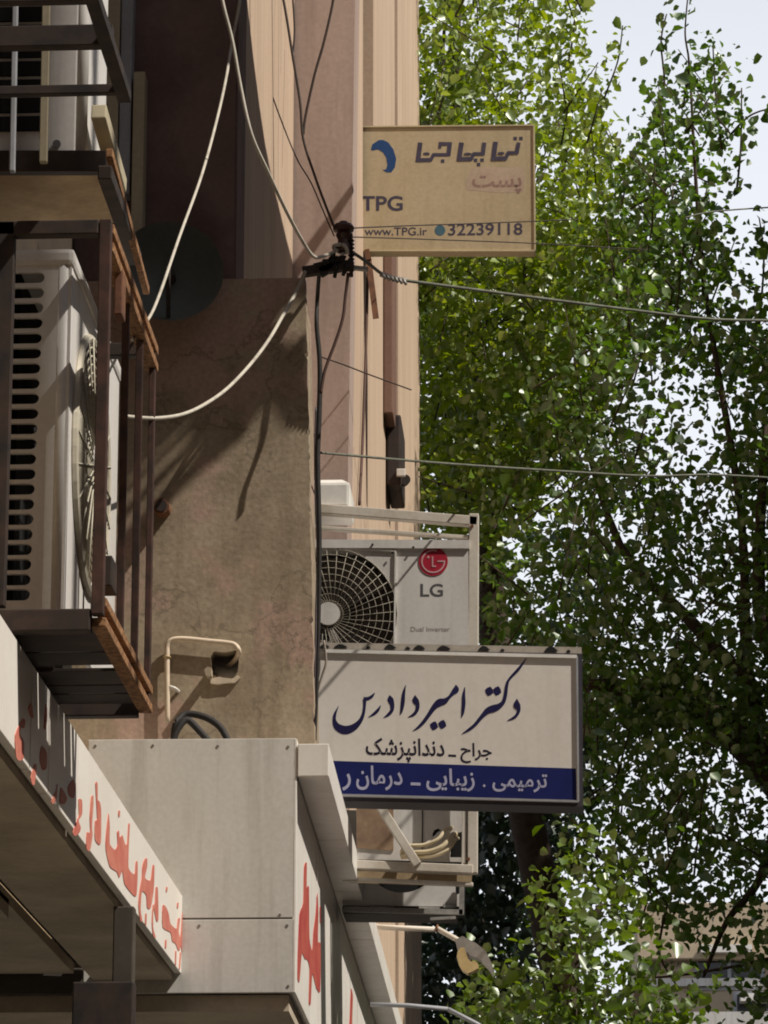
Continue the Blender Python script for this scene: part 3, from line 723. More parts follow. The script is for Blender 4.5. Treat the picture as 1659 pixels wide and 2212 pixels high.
for (sx_, sy_) in ((206, 1612), (330, 1611), (470, 1612), (622, 1613), (300, 1972), (604, 1976), (620, 1999), (430, 2000), (622, 2130)):
    g = G(); g.disc(PY(sx_, sy_, YB - 0.0005), (0, -1, 0), 0.0042, 0.001, 10); g.build('rivet', mat('rivet', (0.22, 0.2, 0.18), rough=0.5, metal=0.4), s2)
# projecting top fascia
s2.rotation_euler.z = 0.0125
xf2 = xof(710, 1640, YB - 0.004); zf1 = zof(700, 1606, YB); zf0 = zof(700, 1677, YB)
jf = [YB - 0.004] + [PX(px, 1800, xf2).y for px in (757, 795, 830)] + [YE]
for a, b in zip(jf, jf[1:]):
    g = G(); g.box(XB + 0.002, xf2, a, b - 0.012, zf0, zf1, 0.003); g.build('fascia_panel', gloss2, s2)
f7 = lambda x, y: PX(622 + 0.1953 * x, 1780 + 0.1953 * y, XB)
g = G()
g.poly([f7(x, y) for x, y in soft([(190, 480), (225, 430), (225, 700), (255, 700), (262, 1250), (300, 1400), (315, 1200), (345, 1000), (368, 760), (380, 1000), (375, 1300), (410, 1330), (405, 1850), (350, 1800), (300, 1650), (280, 1980), (255, 1970), (265, 1600), (235, 1500), (200, 1490), (160, 1430), (130, 1740), (105, 1700), (110, 1400), (130, 1000), (180, 870)])], (0.0015, 0, 0))
g.poly([f7(x, y) for x, y in soft([(815, 1820), (840, 1900), (835, 2050), (825, 2260), (790, 2290), (800, 2150)])], (0.0015, 0, 0))
g.poly([f7(x, y) for x, y in soft([(400, 920), (418, 920), (415, 1080), (402, 1080)])], (0.0015, 0, 0))
g.build('lettering', red_deep, s2, kind='stuff')
g = G(); g.box(-2.4, XB - 0.02, YB + 0.02, YE, zb2 - 0.05, zb2 - 0.003); g.build('soffit', soffit_m, s2)

# ------------------------------------------------------------------ doctor's sign
YD = 11.55
fd = lambda x, y: PY(x, y, YD)
ds = thing('doctor_sign', 'white projecting light-box sign with blue band and handwritten Persian name', 'sign', fd(965, 1730))
TH = 0.13
q = [(640, 1403.5), (1247, 1417), (1250, 1733), (640, 1717)]
g = G(); g.poly([fd(x, y) for x, y in q], (0, 0.012, 0)); face = g.build('face', sign_white, ds)
g = G()
A = [fd(640, 1399.5) + Vector((0, 0.013, 0)), fd(1258, 1410) + Vector((0, 0.013, 0)), fd(1260, 1741) + Vector((0, 0.013, 0)), fd(640, 1726) + Vector((0, 0.013, 0))]
g.poly(A, (0, TH, 0)); g.build('frame', mat('navy_frame', (0.035, 0.033, 0.05), (0.05, 0.045, 0.05), rough=0.5), ds)
g = G(); g.bar(fd(640, 1405.5) + Vector((0, -0.004, 0)), fd(1246, 1419) + Vector((0, -0.004, 0)), 0.006, 0.011); g.build('edge_trim', mat('trim_white', (0.8, 0.78, 0.74), rough=0.35), ds)
g = G(); g.bar(fd(1246.5, 1420) + Vector((0, -0.004, 0)), fd(1249.5, 1732) + Vector((0, -0.004, 0)), 0.006, 0.006, up=(0, 1, 0)); g.build('edge_trim', grey_duct, ds)
g = G(); g.bar(fd(640, 1716) + Vector((0, -0.004, 0)), fd(1249, 1732) + Vector((0, -0.004, 0)), 0.006, 0.005); g.build('edge_trim', grey_duct, ds)
g = G(); g.poly([fd(x, y) + Vector((0, -0.0006, 0)) for x, y in ((640, 1641), (1244, 1660), (1245.5, 1728), (640, 1712))], (0, 0.0009, 0)); g.build('blue_band', band_blue, ds)
# dusty top flashing with torn flakes
g = G(); g.poly([fd(640, 1383.5) + Vector((0, 0.02, 0)), fd(1256, 1395) + Vector((0, 0.02, 0)), fd(1257, 1409) + Vector((0, 0.02, 0)), fd(640, 1398.5) + Vector((0, 0.02, 0))], (0, 0.11, 0))
tf = g.build('top_flashing', mat('dusty_tin', (0.42, 0.38, 0.33), (0.32, 0.28, 0.24), rough=0.7, scale=14), ds)
for cx, wv, hv in ((700, 22, 7), (735, 30, 8), (795, 10, 5), (842, 26, 10), (880, 12, 5), (905, 26, 9), (958, 30, 9), (1045, 26, 10), (1085, 10, 4), (1190, 30, 12), (1228, 10, 5)):
    base = 1383.5 + (cx - 640) * 0.0187 + 14.5
    pts = [(cx - wv / 2, base), (cx - wv * 0.35, base - hv * 0.5), (cx - wv * 0.1, base - hv), (cx + wv * 0.2, base - hv * 0.8), (cx + wv / 2, base - hv * 0.15), (cx + wv * 0.2, base + 1)]
    g = G(); g.poly([fd(x, y - 3) + Vector((0, 0.014, 0)) for x, y in pts], (0, 0.005, 0)); g.build('flake', dark_hole, tf)
fA = lambda x, y: fd(708.5 + 0.1354 * x, 1417 + 0.1354 * y)
fB = lambda x, y: fd(889.9 + 0.15625 * x, 1408.3 + 0.15625 * y)
V = (0, -0.0006, 0)
g = G()
for s_ in ([(745, 590, 14), (700, 645, 46), (640, 680, 56), (570, 690, 70)], [(585, 690, 60), (582, 800, 46), (562, 930, 50), (505, 1050, 72), (400, 1145, 112), (270, 1183, 138), (150, 1130, 112), (102, 1030, 60), (112, 930, 44), (168, 800, 8)],
           [(842, 785, 8), (800, 860, 46), (735, 925, 46), (645, 980, 10)], [(985, 625, 6), (995, 690, 92), (1025, 780, 70), (1018, 870, 56), (960, 940, 48), (885, 988, 6)],
           [(1240, 465, 8), (1208, 600, 50), (1193, 750, 62), (1172, 880, 42), (1150, 945, 6)], [(1390, 625, 6), (1395, 705, 100), (1430, 780, 66), (1418, 870, 56), (1360, 940, 46), (1275, 978, 6)]):
    g.stroke(s_, fA, V)
for s_ in ([(605, 455, 8), (608, 520, 88), (560, 575, 56), (510, 632, 44), (450, 682, 84), (380, 702, 104), (310, 760, 76), (240, 860, 56), (160, 970, 50), (80, 1050, 34), (12, 1092, 6)],
           [(732, 485, 6), (716, 600, 42), (715, 720, 52), (702, 840, 40), (685, 912, 6)], [(1452, 648, 6), (1450, 735, 96), (1476, 800, 52), (1450, 870, 42), (1400, 915, 36), (1318, 950, 6)],
           [(1583, 85, 6), (1480, 230, 42), (1350, 372, 34), (1312, 460, 42), (1292, 600, 48), (1262, 695, 54), (1200, 752, 76), (1130, 782, 100), (1050, 812, 84), (970, 890, 56), (870, 1008, 46), (780, 1080, 38), (692, 1132, 6)]):
    g.stroke(s_, fB, V)
for cx, cy_, r_ in ((305, 1022, 56), (420, 1003, 56), (1068, 545, 58), (1178, 540, 58)):
    pts = [fB(cx + r_ * math.cos(a) * (0.92 if k % 2 else 1.05), cy_ + r_ * 1.1 * math.sin(a) * (0.9 if k % 2 else 1.1)) + Vector(V) for k, a in enumerate([math.pi / 4 * i + 0.3 for i in range(8)])]
    g.poly(pts, (0, 0.0008, 0))
g.build('name_lettering', navy, ds)
fC = lambda x, y: fd(769 + 0.2656 * x, 1589.8 + 0.2656 * y)
g = G()
add_word(g, shape('جراح'), fC, 850, 1105, 160, V, bold=0.017, slope=0.028, vscale=1.05)
add_word(g, shape('دندانپزشک'), fC, 80, 720, 148, V, bold=0.017, slope=0.022, vscale=1.25)
g.poly([fC(x, y) + Vector(V) for x, y in ((752, 150), (815, 153), (815, 170), (752, 167))], (0, 0.0008, 0))
g.build('trade_lettering', ink, ds)
g = G(); V2 = (0, -0.0011, 0)
add_word(g, shape('ترمیمی'), fC, 1110, 1555, 410, V2, bold=0.017, slope=0.02, vscale=1.1)
add_word(g, shape('زیبایی'), fC, 572, 965, 400, V2, bold=0.017, slope=0.02, vscale=1.1)
add_word(g, shape('درمان'), fC, 2, 378, 388, V2, bold=0.017, slope=0.02, vscale=1.25)
add_word(g, shape('ر'), fC, -112, -42, 388, V2, bold=0.017, vscale=1.2)
g.poly([fC(x, y) + Vector(V2) for x, y in ((445, 378), (525, 381), (525, 404), (445, 401))], (0, 0.0008, 0))
g.poly([fC(x, y) + Vector(V2) for x, y in ((1030, 405), (1043, 392), (1056, 405), (1043, 419))], (0, 0.0008, 0))
g.build('band_lettering', band_text, ds, kind='stuff')
g = G(); g.box(XU + 0.05, -0.6, YD + 0.05, YD + 0.09, fd(700, 1500).z, fd(700, 1500).z + 0.04); g.build('arm', black_iron, ds)
g = G(); g.tube([fd(700, 1385) + Vector((0, -0.01, 0)), fd(705, 1430) + Vector((0, -0.012, 0)), fd(697, 1460) + Vector((0, -0.012, 0)), fd(684, 1500) + Vector((0, -0.01, 0))], 0.004); g.build('lead', mat('dull_lead', (0.28, 0.24, 0.2), rough=0.6), ds)

# ------------------------------------------------------------------ white unit above the doctor's sign
YL = 12.2
fl = lambda x, y: PY(x, y, YL)
lg = thing('air_conditioner', 'white unit with round red emblem above the doctor sign', 'air conditioner', fl(850, 1480))
zl1, zl0 = fl(850, 1166).z, fl(850, 1490).z
xL0, xL1 = fl(560, 1300).x, fl(1012, 1300).x
cF = fl(710, 1328); rF = fl(858, 1328).x - cF.x
cir = [(cF.x + rF * math.cos(2 * math.pi * i / 48), YL, cF.z + rF * math.sin(2 * math.pi * i / 48)) for i in range(48)]
g = G(); g.poly([(xL0, YL, zl0), (xL1, YL, zl0), (xL1, YL, zl1 - 0.008), (xL0, YL, zl1 + 0.004)], (0, 0.012, 0), holes=[cir]); fpn = g.build('front_panel', ac_white, lg)
g = G(); g.box(xL0, xL1, YL + 0.2, YL + 0.32, zl0, zl1 - 0.02, 0.004); g.build('back', ac_white, lg)
g = G(); g.box(xL1 - 0.012, xL1, YL + 0.0125, YL + 0.2, zl0, zl1 - 0.02); g.build('side_panel', ac_white, lg)
g = G(); g.poly([(xL0, YL - 0.008, zl1 - 0.024), (xL1 + 0.004, YL - 0.008, zl1 - 0.036), (xL1 + 0.004, YL - 0.008, zl1 - 0.006), (xL0, YL - 0.008, zl1 + 0.006)], (0, 0.33, 0)); g.build('top_cover', ac_white, lg)
g = G(); g.box(xL0 + 0.01, xL1 - 0.25, YL + 0.1, YL + 0.15, zl0 + 0.02, zl1 - 0.05); g.build('coil', mat('coil_brown', (0.11, 0.085, 0.07), (0.06, 0.05, 0.045), rough=0.7, scale=25), lg)
g = G()
for k in range(9): g.ring((cF.x, YL - 0.006, cF.z), (0, 1, 0), 0.05 + (rF - 0.05) * k / 8, 0.0009, 40, 4)
for k in range(40):
    a = 2 * math.pi * k / 40; b = a + 0.35
    g.tube([(cF.x + 0.04 * math.cos(a), YL - 0.012, cF.z + 0.04 * math.sin(a)), (cF.x + rF * math.cos(b), YL - 0.004, cF.z + rF * math.sin(b))], 0.0011, 4, 0)
gr = g.build('fan_grille', mat('thin_wire', (0.42, 0.38, 0.31), rough=0.5), lg)
g = G(); g.disc((cF.x, YL - 0.012, cF.z), (0, -1, 0), 0.04, 0.008, 28); g.build('hub_cover', ac_white, gr)
g = G()
for k in range(3):
    a0 = 2 * math.pi * k / 3 + 0.5
    for jj in range(6):
        a, b = a0 + jj * 0.2, a0 + jj * 0.2 + 0.2
        o1, o2 = YL + 0.05 + jj * 0.006, YL + 0.056 + jj * 0.006
        P_ = lambda r_, t, y_: (cF.x + r_ * math.cos(t), y_, cF.z + r_ * math.sin(t))
        g.hexa([P_(0.04, a, o1), P_(rF * 0.95, a, o1), P_(rF * 0.95, b, o2), P_(0.04, b, o2), P_(0.04, a, o1 + 0.003), P_(rF * 0.95, a, o1 + 0.003), P_(rF * 0.95, b, o2 + 0.003), P_(0.04, b, o2 + 0.003)])
g.build('fan', mat('fan_dark', (0.13, 0.11, 0.095), rough=0.5), lg)
g = G(); g.bar(fl(855, 1192) + Vector((0, -0.004, 0)), fl(851, 1480) + Vector((0, -0.004, 0)), 0.006, 0.006, up=(0, 1, 0)); g.build('panel_rib', white_metal, fpn)
g = G(); g.bar(fl(640, 1182) + Vector((0, -0.003, 0)), fl(855, 1190) + Vector((0, -0.003, 0)), 0.005, 0.006); g.build('panel_rib', white_metal, fpn)
for (x, y) in ((805, 1178), (893, 1184), (848, 1196)):
    g = G(); g.disc(fl(x, y) + Vector((0, -0.009, 0)), (0, -1, 0), 0.004, 0.003, 10); g.build('screw', dark_hole, fpn)
# emblem
ce = fl(936, 1213); k_ = (fl(946, 1213).x - ce.x) / 10
fe = lambda x, y: Vector((ce.x + x * k_, YL - 0.002, ce.z - y * k_))
g = G(); g.poly([fe(31.5 * math.cos(2 * math.pi * i / 40), 31.5 * math.sin(2 * math.pi * i / 40)) for i in range(40)], (0, 0.0025, 0)); em = g.build('emblem', lg_red, lg)
g = G()
arc = [(24.5 * math.cos(t), 24.5 * math.sin(t), 3.2) for t in [math.radians(d) for d in range(0, 296, 12)]]
g.stroke(arc, fe, (0, -0.001, 0), sm=0)
g.stroke([(26, 0, 3.2), (9, 0, 3.2)], fe, (0, -0.0011, 0), sm=0)
g.stroke([(-1.5, -11, 3.2), (-1.5, 11, 3.2)], fe, (0, -0.001, 0), sm=0)
g.stroke([(-3, 11, 3.2), (6, 11, 3.2)], fe, (0, -0.0012, 0), sm=0)
g.poly([fe(-10.5 + 3 * math.cos(i), -9.5 + 3 * math.sin(i)) + Vector((0, -0.001, 0)) for i in (0, 1.05, 2.1, 3.14, 4.2, 5.24)], (0, 0.0008, 0))
g.build('emblem_lines', logo_pale, em)
g = G(); add_word(g, 'LG', fl, 908, 957, 1288, (0, -0.0005, 0), bold=0.018, height=27); g.build('lettering', grey_letter, lg)
g = G(); add_word(g, 'Dual Inverter', fl, 887, 972, 1364, (0, -0.0005, 0), height=10); g.build('lettering', faint_letter, lg)

# rack around it
rw = thing('ac_rack', 'white painted angle-iron frame around the units behind the doctor sign', 'rack', PY(1020, 1885, YL))
YR = YL + 0.022
fr_ = lambda x, y: PY(x, y, YR)
g = G(); g.bar(fr_(640, 1097), fr_(1032, 1128), 0.04, 0.034, bev=0.003); g.build('top_rail', old_white, rw)
g = G(); g.bar(fr_(640, 1138), fr_(1012, 1162), 0.03, 0.012, bev=0.002); g.build('lower_rail', old_white, rw)
g = G(); g.bar(fr_(1021, 1888), fr_(1024, 1112), 0.034, 0.04, up=(0, 1, 0), bev=0.003); g.build('post', old_white, rw)
g = G(); g.bar(fr_(1002, 1888), fr_(1004, 1700), 0.016, 0.03, up=(0, 1, 0), bev=0.002); g.build('post', old_white, rw)
g = G(); g.bar(fr_(740, 1868), fr_(1022, 1880), 0.05, 0.03, bev=0.003); g.build('cross_rail', old_white, rw)
g = G(); g.bar(fr_(740, 1899), fr_(1022, 1911), 0.02, 0.014, bev=0.003); g.build('cross_rail', old_white, rw)
g = G(); g.bar(fr_(740, 1885) + Vector((0, 0.05, 0)), fr_(1018, 1895) + Vector((0, 0.05, 0)), 0.004, 0.05); g.build('cross_rail', mat('dirty_ochre', (0.36, 0.28, 0.17), (0.28, 0.2, 0.12), rough=0.8, scale=12), rw)
g = G(); g.bar(fr_(815, 1735) + Vector((0, -0.03, 0)), fr_(903, 1872) + Vector((0, -0.03, 0)), 0.026, 0.03, bev=0.003); g.build('brace', old_white, rw)
for (x, y) in ((1012, 1858), (1020, 1140)):
    g = G(); g.disc(fr_(x, y) + Vector((0, -0.02, 0)), (0, -1, 0), 0.006, 0.006, 10); g.build('bolt', rust, rw)

# unit below, seen from its back with hoses
a2 = thing('air_conditioner', 'white unit with pale looped hoses just below the doctor sign', 'air conditioner', fl(930, 1850))
YX = YL + 0.08
f2 = lambda x, y: PY(x, y, YX)
op = [f2(x, y) for x, y in ((972, 1852), (974, 1830), (984, 1800), (1000, 1796), (1001, 1852))]
op2 = [f2(x, y) for x, y in ((934, 1802), (938, 1793), (947, 1789), (952, 1794), (944, 1812), (937, 1812))]
g = G(); g.poly([f2(x, y) for x, y in ((770, 1856), (1004, 1862), (1006, 1560), (770, 1560))], (0, 0.012, 0), holes=[op, op2]); bp_ = g.build('casing', ac_white, a2)
g = G(); g.poly([f2(x, y) + Vector((0, 0.03, 0)) for x, y in ((772, 1852), (1002, 1858), (1004, 1562), (772, 1562))], (0, 0.25, 0)); g.build('interior', dark_hole, a2)
g = G(); g.poly([f2(x, y) + Vector((0, -0.004, 0)) for x, y in ((770, 1832), (850, 1838), (850, 1740), (812, 1700), (770, 1700))], (0, 0.003, 0)); g.build('rust_panel', mat('stained_tin', (0.32, 0.22, 0.14), (0.2, 0.13, 0.09), rough=0.8, scale=12), bp_)
g = G(); g.bar(f2(914, 1560) + Vector((0, -0.002, 0)), f2(912, 1846) + Vector((0, -0.002, 0)), 0.003, 0.004, up=(0, 1, 0)); g.build('panel_seam', dark_hole, bp_)
for dx, dy, r_ in ((0, 0, 0.009), (-12, -14, 0.007), (9, 9, 0.006)):
    g = G(); g.tube([f2(986 + dx * .4, 1800 + dy) + Vector((0, 0.02, 0)), f2(976 + dx, 1808 + dy) + Vector((0, -0.03, 0)), f2(960 + dx, 1832 + dy) + Vector((0, -0.05, 0)), f2(930 + dx, 1845 + dy) + Vector((0, -0.05, 0)), f2(892 + dx, 1847 + dy) + Vector((0, -0.045, 0)), f2(868, 1850 + dy * .5) + Vector((0, -0.02, 0))], r_, 10)
    g.build('hose', mat('yellowed_hose', (0.60, 0.52, 0.36), (0.48, 0.40, 0.26), rough=0.6, scale=20), a2)
g = G(); g.tube([f2(950, 1800) + Vector((0, 0.0, 0)), f2(938, 1815) + Vector((0, -0.02, 0)), f2(916, 1830) + Vector((0, -0.02, 0))], 0.008, 8); g.build('hose', white_metal, a2)

# lowest unit
YZ = YL + 0.45
f3 = lambda x, y: PY(x, y, YZ)
a3 = thing('air_conditioner', 'shaded grimy unit below the white frame with half a dark fan showing', 'air conditioner', f3(900, 2000))
c3 = f3(869, 1849); r3 = f3(949, 1849).x - c3.x
cir = [(c3.x + r3 * math.cos(2 * math.pi * i / 40), YZ, c3.z + r3 * math.sin(2 * math.pi * i / 40)) for i in range(40)]
sl = [f3(x, y) for x, y in ((984, 1908), (993, 1910), (993, 1930), (987, 1932), (984, 1926))]
g = G(); g.poly([f3(x, y) for x, y in ((740, 1955), (1001, 1958), (1003, 1750), (740, 1750))], (0, 0.012, 0), holes=[cir, sl]); c3o = g.build('front_panel', ac_white, a3)
g = G(); g.poly([f3(x, y) + Vector((0, 0.03, 0)) for x, y in ((742, 1953), (999, 1956), (1001, 1752), (742, 1752))], (0, 0.25, 0)); g.build('interior', dark_hole, a3)
g = G(); g.poly([f3(x, y) + Vector((0, 0.01, 0)) for x, y in ((740, 1972), (985, 1975), (985, 1935), (740, 1935))], (0, 0.2, 0)); g.build('base_pan', black_iron, a3)
g = G(); g.bar(f3(740, 1966) + Vector((0, -0.02, 0)), f3(1000, 1973) + Vector((0, -0.02, 0)), 0.02, 0.018); g.build('rail', mat('grimy_white', (0.36, 0.35, 0.33), (0.2, 0.19, 0.18), rough=0.7, scale=18), a3)
g = G(); g.bar(f3(997, 1978) + Vector((0, -0.02, 0)), f3(998, 1906) + Vector((0, -0.02, 0)), 0.016, 0.02, up=(0, 1, 0)); g.build('bracket', mat('grimy_white', (0.36, 0.35, 0.33)), a3)
for x0_, x1_, yy in ((800, 850, 1960), (905, 950, 1962), (958, 985, 1957)):
    g = G(); g.bar(f3(x0_, yy) + Vector((0, -0.005, 0)), f3(x1_, yy + 1) + Vector((0, -0.005, 0)), 0.01, 0.012); g.build('grime_strip', mat('grimy_white', (0.36, 0.35, 0.33)), a3)
g = G(); g.bar(f3(930, 1988) + Vector((0, -0.03, 0)), f3(985, 1985) + Vector((0, -0.03, 0)), 0.01, 0.01); g.build('bracket', mat('grimy_white', (0.36, 0.35, 0.33)), a3)
for k in range(3):
    pass

# white box on top of the rack
YW = YL + 0.02
fw = lambda x, y: PY(x, y, YW)
bxp = thing('white_box', 'small white plastic box on top of the white frame beside the black cable', 'box', fw(725, 1100))
g = G(); A0, A1 = fw(600, 1098), fw(756, 1040)
g.box(A0.x, A1.x, YW, YW + 0.25, A0.z, A1.z, 0.012); g.build('body', mat('white_plastic', (0.78, 0.76, 0.72), rough=0.4), bxp)
g = G(); g.hexa([(A0.x, YW + 0.02, A1.z + 0.001), (A1.x - 0.005, YW + 0.02, A1.z + 0.001), (A1.x - 0.005, YW + 0.24, A1.z + 0.001), (A0.x, YW + 0.24, A1.z + 0.001),
              (A0.x, YW + 0.06, A1.z + 0.024), (A1.x - 0.03, YW + 0.06, A1.z + 0.024), (A1.x - 0.03, YW + 0.2, A1.z + 0.024), (A0.x, YW + 0.2, A1.z + 0.024)], 0.004); g.build('lid', mat('white_plastic', (0.78, 0.76, 0.72)), bxp)

# ------------------------------------------------------------------ yellowed post-office sign
YT = 14.06
ft = lambda x, y: PY(x, y, YT)
tp = thing('post_sign', 'yellowed projecting sign with blue crescent and phone number against the tree', 'sign', ft(960, 540))
g = G(); g.poly([ft(x, y) for x, y in ((720, 276), (1152, 272), (1154, 541), (720, 541))], (0, 0.07, 0)); g.build('face', post_face, tp)
for a, b in (((720, 275), (1154, 271)), ((1153.5, 272), (1155.5, 541)), ((720, 542), (1155, 542))):
    g = G(); g.bar(ft(*a) + Vector((0, 0.03, 0)), ft(*b) + Vector((0, 0.03, 0)), 0.07 if abs(a[1] - b[1]) < 50 else 0.006, 0.006 if abs(a[1] - b[1]) < 50 else 0.07, up=(0, 0, 1) if abs(a[1] - b[1]) < 50 else (0, 1, 0))
    g.build('edge_trim', mat('yellowed_trim', (0.58, 0.49, 0.31), rough=0.5), tp)
fT = lambda x, y: ft(760 + 0.25 * x, 250.6 + 0.25 * y)
fP = lambda x, y: ft(881.3 + 0.16145 * x, 276.5 + 0.16145 * y)
VT = Vector((0, -0.0007, 0))
g = G(); g.poly([fT(x, y) + VT for x, y in ((165, 292), (178, 245), (235, 207), (270, 207), (315, 228), (360, 290), (384, 370), (372, 445), (340, 488), (300, 486), (268, 466), (296, 460), (308, 425), (298, 360), (270, 315), (225, 288), (180, 298))], (0, 0.001, 0))
g.build('crescent', post_blue, tp)
g = G()
for s_ in ([(165, 195, 62), (130, 460, 62)], [(112, 432, 56), (312, 428, 56)], [(300, 440, 46), (345, 350, 46)], [(330, 358, 44), (545, 358, 44)], [(540, 375, 56), (562, 195, 56)], [(588, 215, 50), (430, 212, 50)], [(432, 190, 40), (425, 275, 40)], [(205, 345, 22), (250, 345, 40), (290, 350, 20)],
           [(718, 195, 62), (680, 445, 62)], [(660, 418, 56), (850, 416, 56)], [(840, 430, 46), (885, 340, 46)], [(870, 346, 44), (1000, 346, 44)], [(1000, 365, 54), (1022, 195, 54)], [(750, 350, 20), (800, 348, 36), (850, 350, 20)],
           [(1172, 185, 62), (1140, 440, 62)], [(1120, 412, 56), (1312, 408, 56)], [(1300, 425, 46), (1345, 325, 46)], [(1330, 332, 44), (1450, 332, 44)], [(1452, 350, 52), (1482, 195, 52)], [(1200, 340, 20), (1250, 338, 36), (1290, 340, 20)]):
    g.stroke(s_, fP, VT, sm=0 if len(s_) == 2 else 4)
for cx, cy_ in ((465, 442), (905, 432), (992, 430), (945, 488), (1435, 140), (1512, 140)):
    g.poly([fP(cx + a * 24, cy_ + b * 24) + VT for a, b in ((-1, -.9), (1, -1), (.9, 1), (-1, .9))], (0, 0.001, 0))
g.build('logo_lettering', post_ink, tp)
g = G(); g.poly([fP(x, y) + Vector((0, -0.0003, 0)) for x, y in ((800, 640), (850, 540), (1000, 520), (1300, 530), (1550, 520), (1565, 700), (1540, 860), (1300, 870), (1000, 850), (780, 830), (765, 720))], (0, 0.0008, 0)); pt = g.build('pale_patch', post_pink, tp)
g = G(); add_word(g, shape('پست'), fP, 860, 1520, 785, VT, bold=0.017, vscale=0.95); g.build('lettering', post_rose, pt)
g = G(); add_word(g, 'TPG', fT, 78, 440, 815, VT, bold=0.02, height=125); g.build('lettering', post_ink, tp)
g = G(); add_word(g, '32239118', fT, 832, 1475, 1030, VT, bold=0.012, slope=-0.01, height=100); g.build('phone_number', post_ink, tp)
g = G(); add_word(g, 'www.TPG.ir', fT, 110, 650, 1030, VT, bold=0.008, height=68); g.build('web_address', post_ink, tp)
g = G(); g.poly([fT(762 + 46 * math.cos(i * 0.4), 988 + 46 * math.sin(i * 0.4)) + VT for i in range(16)], (0, 0.001, 0)); g.build('phone_mark', post_teal, tp)
g = G(); g.box(XF - 0.2, ft(790, 400).x, YT + 0.02, YT + 0.06, ft(790, 300).z, ft(790, 300).z + 0.03); g.build('arm', black_iron, tp)

# ------------------------------------------------------------------ insulator bracket, straps, cables
YI = YA - 0.10
fi = lambda x, y: PY(x, y, YI)
ib = thing('insulator_bracket', 'dark wire bracket with a brown spool insulator at the corner of the grey wall', 'bracket', fi(740, 600))
g = G(); g.bar(fi(654, 588), fi(765, 572), 0.03, 0.03, bev=0.004); g.build('arm', black_iron, ib)
g = G(); g.bar(fi(758, 578), fi(795, 582), 0.02, 0.012, bev=0.002); g.build('arm', alu, ib)
gi = G()
cc = fi(742, 545); zz = lambda y: fi(742, y).z - cc.z
prof = [(548, 0.012), (545, 0.02), (535, 0.024), (527, 0.018), (518, 0.017), (508, 0.024), (502, 0.018), (499, 0.031), (492, 0.033), (486, 0.028), (484, 0.014), (479, 0.012)]
prev = None
for yv, r_ in prof:
    cur = [gi.bm.verts.new((cc.x + r_ * math.cos(2 * math.pi * k / 20), cc.y + r_ * math.sin(2 * math.pi * k / 20), fi(742, yv).z)) for k in range(20)]
    if prev:
        for k in range(20): gi.bm.faces.new((prev[k], prev[(k + 1) % 20], cur[(k + 1) % 20], cur[k]))
    else: gi.bm.faces.new(cur[::-1])
    prev = cur
gi.bm.faces.new(prev)
gi.build('insulator', mat('brown_porcelain', (0.075, 0.035, 0.025), rough=0.35, spec=0.5), ib)
g = G(); g.tube([fi(759, 598), fi(758, 505)], 0.006, 10)
for k in range(9): g.ring(fi(758.5, 520 + k * 8), (0, 0, 1), 0.008, 0.0025, 12, 5)
g.build('threaded_rod', black_iron, ib)
g = G(); g.bar(fi(690, 590), fi(735, 562), 0.03, 0.03, bev=0.004)
for k in range(9):
    x = random.uniform(690, 750); y = random.uniform(560, 590)
    a = random.uniform(-0.6, 0.6)
    g.tube([fi(x, y), fi(x + 14 * math.cos(a), y + random.uniform(-14, 10)) + Vector((0, -0.02, 0)), fi(x + random.uniform(-18, 22), y + random.uniform(-4, 16))], 0.006, 6)
g.build('tape_wrap', black_rubber, ib)
for (a, b, c_) in (((728, 552), (722, 540), (738, 535)), ((742, 535), (750, 545), (752, 556))):
    g = G(); g.tube([fi(*a) + Vector((0, -0.03, 0)), fi(*b) + Vector((0, -0.035, 0)), fi(*c_) + Vector((0, -0.03, 0))], 0.006, 8); g.build('wire_tie', cable_white, ib)

sr = thing('rusty_strap', 'rusty flat strap hanging off the bracket in front of the pale facade', 'strap', PY(810, 690, 12.6))
g = G(); g.bar(PY(796, 560, 12.6), PY(812, 688, 12.55), 0.022, 0.004, up=(0, 1, 0)); g.bar(PY(792, 540, 12.6), PY(797, 562, 12.6), 0.02, 0.02, up=(0, 1, 0)); g.build('strap', rust, sr)

def cable(pts, r, m, label, name='cable', n=7, sm=6):
    g = G(); g.tube(pts, r, n, sm); o = g.build(name, m); return tag(o, label, 'cable')
Ya, Yb = YA - 0.12, YA - 0.16
cable([PY(x, y, Y) for x, y, Y in ((470, -60, 9.65), (482, 10, 9.66), (502, 90, 9.68), (520, 190, 9.7), (543, 290, 9.72), (578, 370, 9.8), (618, 455, 9.95), (650, 515, 10.15), (676, 553, 10.32), (700, 553, 10.42), (730, 540, Ya))], 0.0054, cable_white, 'pale drop cable falling from the top edge to the insulator')
cable([PY(524, -60, Ya - 0.05), PY(516, 15, Ya - 0.05), PY(501, 92, Ya - 0.06), PY(488, 170, 10.3), PY(468, 260, 10.1), PY(435, 380, 9.6), PY(388, 510, 9.0), PY(345, 635, 8.3), PY(320, 690, 8.0), PY(285, 735, 7.75)], [0.0052, 0.0045, 0.0036], cable_white, 'straight pale cable slanting down to the top of the rusty cage')
cable([PY(660, 585, Ya), PY(640, 630, Ya), PY(612, 680, 10.4), PY(580, 735, 10.2), PY(540, 788, 9.9), PY(490, 840, 9.5), PY(440, 875, 9.0), PY(395, 895, 8.6), PY(345, 903, 8.1), PY(300, 902, 7.9), PY(262, 898, 7.8)], [0.006, 0.0052, 0.0044], cable_white, 'curved pale cable sagging from the bracket to the middle of the cage')
dk = mat('thin_dark_cable', (0.05, 0.035, 0.03), (0.035, 0.025, 0.02), rough=0.7)
